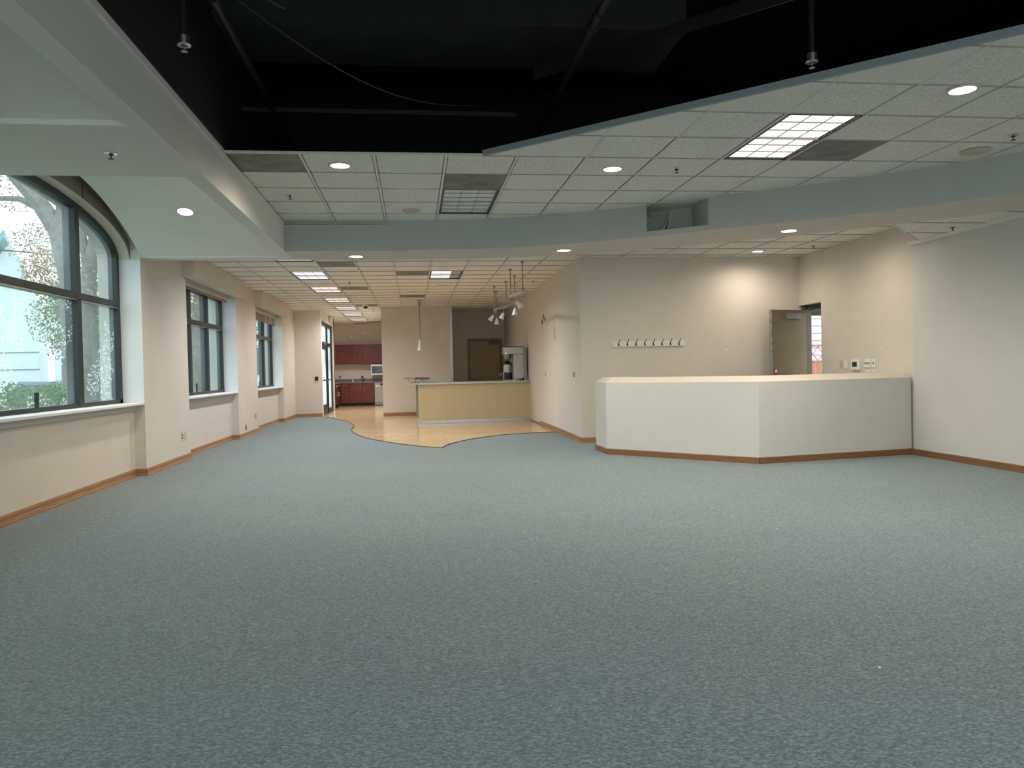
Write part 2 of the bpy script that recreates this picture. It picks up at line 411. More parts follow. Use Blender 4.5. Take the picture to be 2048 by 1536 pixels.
# ================================================================== WALLS
AC, AA, AB_, AZ = 7.6, 2.35, .50, 2.676       # arch window: centre y, half width, rise, spring height
def ellipse(n=28, a=AA, b=AB_, z=AZ): return [(AC+a*math.cos(math.pi*i/n), z+b*math.sin(math.pi*i/n)) for i in range(n+1)]
w = MB()
for y0, y1 in ((9.95,11.83),(15.03,16.85),(20.10,22.05)): w.box(-3.80, XP, y0, y1, 0, TOP)
for y0, y1 in ((11.83,15.03),(16.85,20.10)):
    w.box(-3.80, XB, y0, y1, 0, .885); w.box(-3.80, XB, y0, y1, 2.67, TOP)
w.box(-3.80, XB, AC-AA, 9.95, 0, .885)
el = ellipse()
for (ya, za), (yb, zb) in zip(el, el[1:]):
    w.xprism([(ya,za),(yb,zb),(yb,TOP),(ya,TOP)], -3.80, XB)
w.box(-3.80, XB, 4.2, AC-AA, 0, TOP); w.box(-3.80, XB, .2, 4.2, 0, .885); w.box(-3.80, XB, .2, 4.2, 2.63, TOP); w.box(-3.80, XB, -5.2, .2, 0, TOP)
WL = w.build('wall_left', 'wall_paint', kind='structure', label='beige painted wall with the row of windows', origin=(-3.4,0,0))
# white painted reveals on the far jambs
for y in (9.95, 15.03, 20.10):
    B(XF-.02, XP-.002, y-.006, y+.01, .905, 2.66).build('window_reveal', 'reveal_white', WL)
# end wall and corridor door wall
w = MB().box(-3.44, -2.57, 22.05, 22.2, 0, TOP)
wall_end = w.build('wall_end', 'wall_paint', kind='structure', label='short beige wall facing the room beside the glass entrance door')
w = MB(); w.box(-2.72,-2.57,22.2,22.27,0,TOP); w.box(-2.72,-2.57,22.27,25.28,2.72,TOP); w.box(-2.72,-2.57,25.28,25.66,0,TOP)
w.build('wall_corridor', 'wall_paint', kind='structure', label='beige wall around the glass entrance door')
w = MB(); w.box(-3.35,-2.57,25.50,25.66,0,TOP); w.box(-3.50,-3.30,25.5,29.2,0,TOP)
w.build('wall_kitchen_left', 'wall_paint', kind='structure')
B(-3.5,-.86,29.05,29.2,0,TOP).build('wall_kitchen_back', 'wall_paint', kind='structure', label='beige wall above the kitchen cabinets')
B(-.86,1.0,21.35,21.5,0,TOP).build('wall_pillar', 'wall_paint', kind='structure', label='beige wall block between kitchen corridor and bar')
w = MB(); w.box(-.86,-.71,21.5,29.2,0,TOP); w.build('wall_kitchen_right', 'wall_paint', kind='structure')
w = MB(); w.box(.86,1.0,21.5,23.3,0,TOP); w.build('wall_bar_left', 'wall_paint', kind='structure')
B(1.0,1.08,21.34,21.46,0,ZF).build('trim_2', 'steel', kind='structure', label='brushed metal corner strip at the edge of the pillar wall')
w = MB(); w.box(.86,1.62,23.3,23.45,0,TOP); w.box(1.62,3.0,23.3,23.45,2.17,TOP); w.box(2.69,3.0,23.3,23.45,0,2.17); w.box(1.5,3.0,23.45,23.6,0,2.4)  # last box is added unseen behind the door to block leaking daylight
w.build('wall_bar_back', 'wall_paint', kind='structure', label='shaded beige wall behind the bar')
w = MB().prism([(2.665,12.12),(2.86,12.12),(2.95,23.3),(2.76,23.3)], 0, TOP)
WBR = w.build('wall_bar_right', 'wall_paint', kind='structure', label='long beige side wall beside the bar')
WREC = B(2.86,6.60,YB,YB+.15,0,TOP).build('wall_reception_back', 'wall_paint', kind='structure', label='beige wall behind the reception counter')
# right wall: door opening next to the back corner
DY0, DY1, DZ = 11.43, YB, 2.175
w = MB(); w.box(XR,6.72,9.13,DY0,0,TOP); w.box(XR,6.72,DY0,YB,DZ,TOP)
WR1 = w.build('wall_right', 'wall_paint', kind='structure', label='warm lit wall with switches behind the reception counter')
w = MB().box(XR-.03,6.72,-5.2,9.13,0,TOP)
w.build('wall_right', 'wall_white', kind='structure', label='plain off-white wall beyond the end of the reception counter')
# wall behind the camera, with an unseen shop window added to light the room
w = MB(); w.box(-3.8,6.7,-5.25,-5.1,0,.12); w.box(-3.8,6.7,-5.25,-5.1,2.95,TOP); w.box(-3.8,-3.3,-5.25,-5.1,.12,2.95); w.box(6.2,6.7,-5.25,-5.1,.12,2.95)
w.build('wall_front', 'wall_paint', kind='structure')
SF = MB().box(-3.3,6.2,-5.2,-5.12,.12,.2).box(-3.3,6.2,-5.2,-5.12,2.87,2.95).build('window_5_added', 'window_frame', kind='structure', label='black framed shop window added unseen at the front of the room')
for i in range(8): B(-3.3+i*1.344,-3.22+i*1.344,-5.2,-5.12,.2,2.87).build('mullion', 'window_frame', SF)
for i in range(7): B(-3.22+i*1.344,-3.3+(i+1)*1.344,-5.165,-5.158,.2,2.87).build('pane', 'glass_front', SF)

# ================================================================== ROOF AND DARK PLENUM
B(-3.8,6.72,-5.25,29.2,TOP,TOP+.2).build('ceiling', 'black_paint', kind='structure', label='black painted roof deck above the ceiling opening')
# diagonal edge of the opening
DA, DB = (.62, 6.52), (6.42, 1.13)
dslope = (DB[1]-DA[1])/(DB[0]-DA[0])
diag_y = lambda x: DA[1]+(x-DA[0])*dslope
near_c = [(-1.499,9.47),(-.3,9.45),(.5,9.36),(1.1,9.25),(1.7,9.02),(2.3,8.70),(2.9,8.30),(3.6,7.78),(4.2,7.36),(4.7,6.92),(5.1,6.53),(5.5,6.13),(6.37,5.27)]
far_c = [(-1.499,10.21),(-.4,10.21),(.5,10.16),(1.16,10.06),(2.15,9.80),(3.0,9.34),(4.05,8.66),(4.6,8.22),(5.19,7.72),(5.93,6.98),(6.37,6.52)]
NC = catmull(near_c, 5); FC = catmull(far_c, 6)
cx_, cy_ = np.array([p[0] for p in NC]), np.array([p[1] for p in NC])
soff_y = lambda x: float(np.interp(x, cx_, cy_))
fx_, fy_ = np.array([p[0] for p in FC]), np.array([p[1] for p in FC])
back_y = lambda x: float(np.interp(x, fx_, fy_))

# ceiling edge fascia, painted pale, black above
e = MB()
def strip(a, b, t, z0, z1, mb):
    d = Vector((b[0]-a[0], b[1]-a[1], 0)).normalized(); nn = Vector((-d.y, d.x, 0))*t
    mb.prism([a, b, (b[0]+nn.x, b[1]+nn.y), (a[0]+nn.x, a[1]+nn.y)], z0, z1)
strip((-1.5, 6.54), DA, .03, ZM-.004, ZM+.012, e); e.build('trim_3', 'grid_white', kind='structure', label='thin white edge of the tile ceiling along the dark opening')
e = MB(); strip(DA, DB, .03, ZM-.006, ZM+.040, e); e.build('trim_4', 'edge_trim', kind='structure', label='pale grey metal edge running diagonally along the dark opening')
e = MB().box(-1.49, XR-.05, 9.75, 9.8, ZM+.08, TOP).box(XR-.05, XR-.03, -5.0, 9.75, ZM+.08, TOP)
e.build('wall_plenum', 'black_paint', kind='structure', label='black painted wall inside the ceiling void')
B(-1.50,-1.48,-5.0,9.75,ZM+.03,TOP).build('wall_plenum', 'black_paint', kind='structure')

# ================================================================== SUSPENDED CEILINGS
def tile_mesh(name, sag):
    n = 4; h = G/2-.007
    vs = []; fs = []
    for j in range(n+1):
        for i in range(n+1):
            u, v = i/n*2-1, j/n*2-1
            vs.append((u*(h-.012), v*h, .006-sag*(1-u*u)*(.55+.45*(1-v*v))))
    for j in range(n):
        for i in range(n): a = j*(n+1)+i; fs.append((a, a+n+1, a+n+2, a+1))
    k = len(vs); vs += [(-h,-h,.02),(h,-h,.02),(h,h,.02),(-h,h,.02)]; fs.append((k,k+1,k+2,k+3))
    me = bpy.data.meshes.new(name); me.from_pydata(vs, [], fs); me.update(); me.materials.append(M['ceiling_tile'])
    me.polygons.foreach_set('use_smooth', [True]*len(me.polygons))
    return me
TILES = [tile_mesh('ceiling_tile', s) for s in (.000, .004, .008)]
def place_tile(x, y, z, parent, sag):
    o = bpy.data.objects.new('ceiling_tile', TILES[sag]); COL.objects.link(o); o.parent = parent; o.location = Vector((x, y, z))-WO[parent.name]
def clip(poly, f):
    out = []
    for i in range(len(poly)):
        a, b = poly[i], poly[(i+1)%len(poly)]; fa, fb = f(a), f(b)
        if fa >= 0: out.append(a)
        if (fa >= 0) != (fb >= 0):
            t = fa/(fa-fb); out.append((a[0]+(b[0]-a[0])*t, a[1]+(b[1]-a[1])*t))
    return out
def cut_tile(x, y, z, parent, f):
    h = G/2-.006
    p = clip([(x-h,y-h),(x+h,y-h),(x+h,y+h),(x-h,y+h)], f)
    if len(p) < 3: return
    a = abs(sum(p[i][0]*p[(i+1)%len(p)][1]-p[(i+1)%len(p)][0]*p[i][1] for i in range(len(p))))/2
    if a < .002: return
    MB().prism(p, z+.005, z+.02).build('ceiling_tile', 'ceiling_tile', parent)

TEE = .0115
# ---- middle ceiling
skipm = {(-1,0),(2,1),(2,2),(2,3),(6,-2),(6,-1),(7,-1)}
g = MB()
def lowlim(x): return 6.53 if x < DA[0] else diag_y(x)+.03
for c in range(-1, 13):
    x = xm(c)
    if x > XR-.03: break
    y0, y1 = lowlim(x), min(soff_y(x)+.55, back_y(max(x, -1.6))-.1)
    if y1 > y0: g.box(x-TEE, x+TEE, y0, y1, ZM, ZM+.006)
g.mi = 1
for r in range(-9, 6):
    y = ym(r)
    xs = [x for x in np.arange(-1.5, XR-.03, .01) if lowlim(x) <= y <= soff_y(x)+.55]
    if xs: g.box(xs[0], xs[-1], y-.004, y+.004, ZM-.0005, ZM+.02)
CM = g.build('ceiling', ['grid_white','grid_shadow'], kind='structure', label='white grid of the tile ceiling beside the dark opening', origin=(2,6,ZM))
for c in range(-1, 12):
    for r in range(-9, 6):
        x, y = xm(c)+G/2, ym(r)+G/2
        if (c, r) in skipm: continue
        cs = [(x+a*G/2, y+b*G/2) for a in (-1,1) for b in (-1,1)]
        if min(q[1]-soff_y(q[0]) for q in cs) > .45 or x > XR-.1: continue
        if max(q[1]-lowlim(q[0]) for q in cs) < .02: continue
        if r == -1 and x < .5: continue
        if all(q[1] >= lowlim(q[0])-.04 for q in cs): place_tile(x, y, ZM, CM, random.choice((0,1,1,2)) if r >= 0 else 0)
        else: cut_tile(x, y, ZM, CM, lambda q: q[1]-diag_y(q[0])-.02)

# ---- far ceiling (bar, corridor, kitchen, reception)
g = MB()
def in_far(x, y):
    if y < back_y(x)-.25 if x > -1.635 else y < 10.15: return False
    if x > 2.70 and y > YB+.05: return False
    if y > 21.35 and -.86 < x < 1.0: return False
    if y > 22.05 and x < -2.62 and y < 25.6: return False
    if y > 23.35 and x > .9: return False
    if x > 4.9 and (y-7.80) < (x-5.18)*.99+.0: return False
    return -3.36 < x < XR and y < 29.08
def runs(fixed, rng, along_x):
    out = []; st = None; last = None
    for t in rng:
        ok = in_far(t, fixed) if along_x else in_far(fixed, t)
        if ok and st is None: st = t
        if not ok and st is not None: out.append((st, last)); st = None
        last = t
    if st is not None: out.append((st, last))
    return out
for c in range(0, 17):
    for a, b in runs(xf_(c), np.arange(8, 29.2, .05), False): g.box(xf_(c)-TEE, xf_(c)+TEE, a, b, ZF-.003, ZF+.004)
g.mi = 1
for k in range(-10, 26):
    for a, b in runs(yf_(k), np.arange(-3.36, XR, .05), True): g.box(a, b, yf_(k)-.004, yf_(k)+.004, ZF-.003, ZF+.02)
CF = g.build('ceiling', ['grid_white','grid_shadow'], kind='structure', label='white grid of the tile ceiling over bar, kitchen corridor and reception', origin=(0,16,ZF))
troff_far = {2: [-4,0,4,8,12,16,20]}
vents_far = [(3,-2),(3,4),(3,11),(2,23),(5,0),(5,7),(3,22)]
skipf = set(vents_far)
for k in troff_far[2]: skipf |= {(2,k),(2,k+1)}
skipf |= {(6,0),(6,1)}
for c in range(-1, 16):
    for k in range(-10, 26):
        if (c, k) in skipf: continue
        x, y = xf_(c)+G/2, yf_(k)+G/2
        pts = [(x+a*G*.45, y+b*G*.45) for a in (-1,0,1) for b in (-1,0,1)]
        inn = sum(in_far(*p) for p in pts)
        if inn < 1: continue
        place_tile(x, y, ZF, CF, random.choice((0,0,1,1)))

# ---- low ceiling beside the right wall
lowpoly = lambda x, y: (y > back_y(x)-.3) and ((y-7.80) < (x-5.18)*.99) and 4.85 < x < XR-.02
g = MB()
XL = lambda c: 5.83+G*(c); YL = lambda r: 7.18+G*r
for c in range(-1, 1):
    ys = [y for y in np.arange(5.6, 9.2, .02) if lowpoly(XL(c), y)]
    if ys: g.box(XL(c)-TEE, XL(c)+TEE, ys[0], ys[-1], ZL, ZL+.006)
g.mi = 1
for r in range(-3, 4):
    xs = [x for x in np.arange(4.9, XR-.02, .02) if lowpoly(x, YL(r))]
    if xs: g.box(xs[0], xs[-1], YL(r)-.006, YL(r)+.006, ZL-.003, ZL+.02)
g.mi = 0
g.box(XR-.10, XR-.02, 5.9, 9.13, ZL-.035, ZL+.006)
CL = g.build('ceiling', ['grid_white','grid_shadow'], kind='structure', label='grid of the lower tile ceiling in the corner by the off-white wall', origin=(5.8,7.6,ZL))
for c in range(-2, 1):
    for r in range(-3, 4):
        x, y = XL(c)+G/2, YL(r)+G/2
        if any(lowpoly(x+a*G*.49, y+b*G*.49) for a in (-1,0,1) for b in (-1,0,1)):
            h = G/2-.008
            p = [(x-h,y-h),(x+h,y-h),(x+h,y+h),(x-h,y+h)]
            p = clip(p, lambda q: (q[0]-5.18)*.99-(q[1]-7.80)); p = clip(p, lambda q: XR-.02-q[0]) if len(p) > 2 else p
            if len(p) > 2: MB().prism(p, ZL+.005, ZL+.02).build('ceiling_tile', 'ceiling_tile', CL)
e = MB(); strip((5.10,7.72),(6.36,8.97), .02, ZL-.002, ZF+.02, e)
e.build('trim_5', 'wall_paint', kind='structure', label='diagonal drop between reception ceiling and the lower ceiling')

# ================================================================== SOFFITS, BEAMS, VAULT
b = MB().box(-1.635,-1.50,-5.1,9.98,ZS,TOP)
BEAM = b.build('ceiling_beam', 'beam_paint', kind='structure', label='long painted beam between the arched window bay and the dark opening')
B(-1.50,-1.488,-5.1,9.46,ZM-.028,ZM-.012).build('bead', 'beam_paint', BEAM)
b = MB().box(XB,-1.635,4.75,5.94,ZS,3.6); b.build('ceiling_beam', 'beam_paint', kind='structure', label='wide cross beam with a sprinkler beside the arched window')
b = MB().box(XP-.1,-1.501,9.981,10.21,ZS,3.7); b.build('ceiling_beam', 'beam_paint', kind='structure', label='cross beam where the vault meets the far tile ceiling')
# vault over the arched window
v = MB(); N = 26
def vz(y): return -1.69+math.sqrt(25-(y-AC)**2)
ys = np.linspace(5.9, 9.98, N)
for a, c in zip(ys, ys[1:]): v.add([(XP,a,vz(a)),(-1.63,a,vz(a)),(-1.63,c,vz(c)),(XP,c,vz(c)),(XP,a,3.62),(XP,c,3.62),(XB,c,3.62),(XB,a,3.62)], [(0,1,2,3),(0,3,5,4),(4,5,6,7)])
v.build('ceiling_vault', 'beam_paint', kind='structure', label='smooth curved ceiling vault over the arched window', smooth=True)
# next vaulted bay towards the room front
v = MB(); ys = np.linspace(.05, 4.752, 26)
def vz2(y): return -1.68+math.sqrt(25-(y-2.38)**2)
for a, c in zip(ys, ys[1:]): v.add([(-2.36,a,vz2(a)),(-1.63,a,vz2(a)),(-1.63,c,vz2(c)),(-2.36,c,vz2(c)),(-2.36,a,vz2(a)+.05),(-1.63,a,vz2(a)+.05),(-1.63,c,vz2(c)+.05),(-2.36,c,vz2(c)+.05)], [(0,1,2,3),(4,7,6,5)])
v.build('ceiling_vault', 'beam_paint', kind='structure', label='curved ceiling of the recess nearer the room front', smooth=True)
b = MB().box(XB,-2.33,-5.1,4.75,ZS,3.6); b.box(-2.33,-1.635,-5.1,.05,ZS,3.6)
b.build('ceiling_beam', 'wall_paint', kind='structure', label='lit side of the ceiling recess nearer the room front')

# curved soffit: face, underside, back face
NS = 64
s_ = MB()
xs_ = sorted(set(list(cx_)+[2.655, 3.225])); NP = [(x, soff_y(x)) for x in xs_]
for (xa, ya), (xb, yb) in zip(NP, NP[1:]):
    top = 2.750 if xa >= 2.654 and xb <= 3.226 else ZM+.02
    s_.add([(xa,ya,ZS),(xb,yb,ZS),(xb,yb,top),(xa,ya,top)], [(0,1,2,3)])
    s_.add([(xa+.02,ya+.03,ZS),(xb+.02,yb+.03,ZS),(xb+.02,yb+.03,top),(xa+.02,ya+.03,top)], [(3,2,1,0)])
    if top < 3: s_.add([(xa,ya,top),(xb,yb,top),(xb+.02,yb+.03,top),(xa+.02,ya+.03,top)], [(0,1,2,3)])
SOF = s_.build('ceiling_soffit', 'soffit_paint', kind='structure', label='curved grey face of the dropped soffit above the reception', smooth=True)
s_ = MB(); P1 = resample(NP, NS); P2 = resample(FC, NS)
for i in range(NS-1): s_.add([(*P1[i],ZS),(*P1[i+1],ZS),(*P2[i+1],ZS),(*P2[i],ZS)], [(0,3,2,1)])
for i in range(NS-1): s_.add([(*P2[i],ZS),(*P2[i+1],ZS),(*P2[i+1],ZF+.03),(*P2[i],ZF+.03)], [(0,1,2,3)])
s_.build('underside', 'wall_paint', SOF, smooth=True)
# boxed recess left in the soffit face
n1 = Vector((.59,.81,0)); A0 = Vector((2.655, soff_y(2.655), 0)); A1 = Vector((3.225, soff_y(3.225), 0)); dp = .50
s_ = MB()
q = [A0, A1, A1+Vector((.0,dp,0)), A0+Vector((0,dp,0))]
for i, j in ((1,2),(2,3),(3,0)): s_.add([(q[i].x,q[i].y,2.75),(q[j].x,q[j].y,2.75),(q[j].x,q[j].y,ZM),(q[i].x,q[i].y,ZM)], [(0,1,2,3)])
s_.add([(p.x,p.y,2.75) for p in q], [(0,1,2,3)])
s_.build('recess', 'soffit_paint', SOF)
for i, (o0, o1) in enumerate((((.30,.42),(.42,.46)),((.34,.38),(.44,.47)),((.2,.40),(.43,.45)))):
    a = A0+(A1-A0)*o0[0]+Vector((0,o0[1]-.3,0)); c = A0+(A1-A0)*(o1[0]+.2)+Vector((0,dp-.02,0))
    pts = [Vector((a.x,a.y,2.756)).lerp(Vector((c.x,c.y,3.02)), t)-Vector((0,0,.09*math.sin(math.pi*t)*(1 if t<1 else 0))) for t in np.linspace(0,1,10)]
    for p in pts: p.z = max(p.z, 2.756)
    MB().tube(pts, .005, 5).build('loose_cable', ('cable','white_plastic','white_plastic')[i], SOF)

# valance boxes over the two square-headed windows
for (y0, y1), t in (((11.66,15.14),'with no shade showing'),((16.78,20.25),'with the lowered shade')):
    B(XP,-3.14,y0,y1,2.672,ZF-.001).build('ceiling_beam', 'wall_paint', kind='structure', label='boxed beige valance above the square window '+t)

# ================================================================== WINDOWS
def rect_window(name, y0, y1, nl, z0, zt, z1, label, xf=XF, lights_hidden=0):
    fr = MB(); d0, d1 = xf-.10, xf
    fw = .075
    fr.box(d0,d1,y0,y1,z0,z0+.05); fr.box(d0,d1,y0,y1,z1-.06,z1); fr.box(d0,d1,y0,y0+fw,z0,z1); fr.box(d0,d1,y1-fw,y1,z0,z1)
    o = fr.build(name, 'window_frame', kind='structure', label=label, cat=None)
    step = (y1-y0)/nl
    for i in range(1, nl): B(d0-.02,d1+.004,y0+step*i-.05,y0+step*i+.05,z0,z1-.02).build('mullion', 'window_frame', o)
    B(d0,d1+.002,y0+.03,y1-.03,zt-.035,zt+.035).build('transom', 'window_frame', o)
    B(d0,d1+.004,y0+.06,y1-.06,zt-.052,zt-.044).build('transom_bead', 'nickel', o)
    for i in range(nl):
        a, c = y0+step*i+.04, y0+step*(i+1)-.04
        B(d0+.045,d0+.051,a,c,z0+.04,zt-.03).build('pane', 'glass_clear', o); B(d0+.045,d0+.051,a,c,zt+.03,z1-.05).build('pane', 'glass_clear', o)
    return o
w1 = rect_window('window_2', 11.85, 15.03, 3, .905, 2.105, 2.665, 'black framed square-headed window nearer the arched one')
w2 = rect_window('window_3', 16.87, 20.10, 3, .905, 2.105, 2.665, 'black framed square-headed window with part-lowered shade')
rect_window('window_4', .2, 4.2, 4, .905, 2.105, 2.63, 'black framed window in the wall nearer the room front')
B(-3.50,-3.485,12.95,12.99,.955,1.10).build('latch_handle', 'black_plastic', w1)
B(-3.50,-3.485,18.02,18.05,.955,1.08).build('latch_handle', 'black_plastic', w2)

# arched window
fr = MB(); d0, d1 = XF-.10, XF
Y0, Y1 = AC-AA, AC+AA
fr.box(d0,d1,Y0,Y1,.905,.955); fr.box(d0,d1,Y0,Y0+.085,.905,AZ); fr.box(d0,d1,Y1-.085,Y1,.905,AZ)
eo = ellipse(28); ei = ellipse(28, AA-.085, AB_-.075)
for i in range(28):
    fr.xprism([eo[i],eo[i+1],ei[i+1],ei[i]], d0, d1)
W0 = fr.build('window_1', 'window_frame', kind='structure', label='large black framed arched window with fogged glass')
mt_ = []
YM = [Y0+.04, AC-1.175, AC+1.175, Y1-.04]
for y in YM[1:3]:
    zt = AZ+(AB_-.04)*math.sqrt(max(0, 1-((y-AC)/AA)**2))
    B(d0-.02,d1+.004,y-.055,y+.055,.92,zt).build('mullion', 'window_frame', W0)
B(d0,d1+.002,Y0+.04,Y1-.04,2.075,2.145).build('transom', 'window_frame', W0)
B(d0,d1+.004,Y0+.06,Y1-.06,2.062,2.070).build('transom_bead', 'nickel', W0)
gx0, gx1 = d0+.045, d0+.051
for i in range(3):
    a, c = YM[i]+.02, YM[i+1]-.02
    B(gx0,gx1,a,c,.945,2.08).build('pane', 'glass_fogged', W0, origin=(gx0, a, .945))
    arc = [(y, AZ+(AB_-.05)*math.sqrt(max(0,1-((y-AC)/(AA-.05))**2))) for y in np.linspace(a, c, 16)]
    MB().xprism([(c,2.14),(a,2.14)]+arc, gx0, gx1).build('pane', 'glass_clear', W0)
B(-3.50,-3.485,7.62,7.68,.955,1.10).build('latch_handle', 'black_plastic', W0)
# fabric lining on the wall round the arch, darkened for its backlit shade
el2 = ellipse(28, AA, AB_)
lining = MB()
for i in range(0, 22):
    (ya,za),(yb,zb) = el2[i], el2[i+1]
    za2, zb2 = vz(min(ya,9.95))+.16, vz(min(yb,9.95))+.16
    lining.xprism([(ya,za),(yb,zb),(yb,zb2),(ya,za2)], XB, XB+.012)
lining.build('arch_lining', 'shaded_lining', W0)
MB().tube([(XB+.013,8.62,3.12),(XB+.013,8.62,3.27)], .004, 5).build('lining_seam', 'dark_slot', W0)

# sills
for i, (y0, y1, l) in enumerate(((AC-AA,9.95,'long white sill under the arched window'),(11.83,15.03,'white sill under the square window nearer the arched one'),(16.85,20.1,'white sill under the window with the shade'))):
    s = B(XF-.10,XB+.13,y0,y1,.880,.908,.004).build('window_sill', 'reveal_white', kind='structure', label=l)
    B(XB-.02,XB+.030,y0+.001,y1-.001,.815,.880).build('apron', 'wall_paint', s)

# shades
def shade(y0, y1, z0, label, seams):
    t = thing('window_shade', (XF+.09,(y0+y1)/2,z0), label, 'blind')
    B(XF+.075,XF+.105,y0,y1,2.62,2.662).build('head_rail', 'white_board', t)
    B(XF+.085,XF+.09,y0+.02,y1-.02,z0,2.63).build('fabric', 'shade_fabric', t)
    B(XF+.08,XF+.098,y0+.02,y1-.02,z0-.02,z0+.006).build('bottom_bar', 'shade_fabric', t)
    for y in seams: MB().tube([(XF+.10,y,2.62),(XF+.10,y,z0-.02)], .006, 5).build('lift_cord', 'white_plastic', t)
shade(16.9,20.05,2.46,'grey-brown fabric shade partly lowered in the farther square window',[18.75,19.35,19.95])
shade(11.9,14.98,2.60,'grey-brown fabric shade rolled up tight in the nearer square window',[13.2])

# ================================================================== BASEBOARDS
BP = [(0,.095),(.010,.095),(.016,.080),(.016,.052),(.013,.048),(.016,.044),(.018,.028),(.028,.022),(.030,0.0),(0,0)]
p = MB()
sweep([(XB,-5.1),(XB,9.95),(XP,9.95),(XP,11.83),(XB,11.83),(XB,15.03),(XP,15.03),(XP,16.85),(XB,16.85),(XB,20.10),(XP,20.10),(XP,22.05),(-2.57,22.05)], BP, p, -1)
p.build('baseboard_left', 'oak_base', kind='structure', label='oak baseboard stepping along the window wall', origin=(-3.3,8,0))
p = MB(); sweep([(-.86,21.35),(1.0,21.35)], BP, p, -1); p.build('baseboard_pillar', 'oak_base', kind='structure')
p = MB(); sweep([(2.735,17.9),(2.665,12.12),(3.2,12.12)], BP, p, -1); p.build('baseboard_bar', 'oak_base', kind='structure', label='oak baseboard along the wall beside the bar')
BP2 = [(0,.085),(.010,.085),(.015,.078),(.015,0),(0,0)]
p = MB(); sweep([(XR-.03,9.2),(XR-.03,-5.1)], BP2, p, -1); p.build('baseboard_right', 'oak_dark', kind='structure', label='plain oak baseboard along the off-white wall')

# ================================================================== RECEPTION COUNTER
front = [(2.645,11.08),(2.65,10.46),(4.135,8.845),(XR-.03,9.19)]
def offs(path, d):
    out = []
    for i, p_ in enumerate(path):
        p_ = Vector((*p_,0)); d0 = d1 = None
        if i > 0: d0 = (Vector((*path[i],0))-Vector((*path[i-1],0))).normalized()
        if i < len(path)-1: d1 = (Vector((*path[i+1],0))-Vector((*path[i],0))).normalized()
        d0 = d0 or d1; d1 = d1 or d0
        n0 = Vector((-d0.y,d0.x,0)); n1_ = Vector((-d1.y,d1.x,0)); m = (n0+n1_).normalized(); k = 1/m.dot(n0)
        out.append((p_.x+m.x*k*d, p_.y+m.y*k*d))
    return out
inner = offs(front, .17); mid = offs(front, .095)
RC = thing('reception_counter', (4.135,9.0,0), 'white angled reception counter with sloping cream cap and oak base', 'counter')
names = ['end_panel','front_panel','front_panel']
for i in range(3):
    MB().prism([front[i],front[i+1],inner[i+1],inner[i]], 0, 1.004).build(names[i], 'wall_white', RC)
    a, c, d_, e_ = front[i], front[i+1], mid[i+1], mid[i]; g_, h_ = inner[i], inner[i+1]
    if i == 0: e_ = (e_[0], e_[1]-.06); g_ = (g_[0], g_[1])
    if i == 2: d_ = (d_[0]-.06, d_[1])
    z0, z1 = 1.004, 1.074
    m_ = MB().add([(*a,z0),(*c,z0),(*d_,z1),(*e_,z1),(*h_,z1),(*g_,z1),(*h_,z0),(*g_,z0)], [(0,1,2,3),(3,2,4,5),(5,4,6,7),(0,7,6,1),(0,3,5,7),(1,6,4,2)])
    m_.build('cap', 'cap_ledge', RC)
# short raised piece of ledge at the left end
d_ = Vector((mid[2][0]-mid[1][0], mid[2][1]-mid[1][1], 0)).normalized()
a = Vector((*mid[1],0)); c = a+d_*.32; nn = Vector((-d_.y,d_.x,0))*.075
MB().prism([(a.x,a.y),(c.x,c.y),(c.x+nn.x,c.y+nn.y),(a.x+nn.x,a.y+nn.y)], 1.074, 1.082).build('raised_ledge', 'cap_ledge', RC)
for i in range(3):
    p = MB(); sweep([front[i], front[i+1]], BP2, p, -1); p.build('base_trim', 'oak_dark', RC)
# desk behind it
MB().prism([inner[1],inner[2],(6.3,9.38),(6.3,9.95),(4.2,9.6),(3.3,10.6)], .70, .74).build('desk_top', 'white_board', RC)

# ================================================================== BAR COUNTER
BC = thing('bar_counter', (1.4,18.2,0), 'olive-tan bar counter with stainless top and steel kick plate', 'counter')
B(.085,2.735,17.90,17.94,.078,.905).build('front_panel', 'bar_laminate', BC)
MB().prism([(.085,17.905),(.11,17.94),(.065,19.4),(.035,19.4)], .11, .905).build('side_panel', 'bar_side', BC)
B(.105,2.735,17.885,17.93,0,.078).build('kick_plate', 'steel', BC)
B(.07,.10,18.0,18.05,0,.11).build('leg', 'white_board', BC)
ct = MB().prism([(-.02,17.84),(2.735,17.84),(2.74,18.55),(.55,18.55),(.45,19.4),(-.17,19.4)], .905, .952); ct.build('countertop', 'steel', BC)
# raised maroon ledge on posts
MB().prism([(.02,17.96),(.36,17.96),(.36,18.22),(.25,18.22),(.12,19.2),(-.25,19.2)], 1.030, 1.068).build('raised_ledge', 'maroon', BC)
for x, y in ((.055,18.05),(.19,18.05),(.02,18.9)): MB().tube([(x,y,.952),(x,y,1.03)], .014, 10).build('post', 'steel', BC)
B(.11,.33,18.12,18.14,.952,1.03).build('back_splash', 'steel_dark', BC)
B(-.16,-.13,19.0,19.1,.952,1.028).build('outlet_box', 'almond_plastic', BC); B(-.13,-.10,18.7,18.8,.952,1.028).build('outlet_box', 'white_plastic', BC)

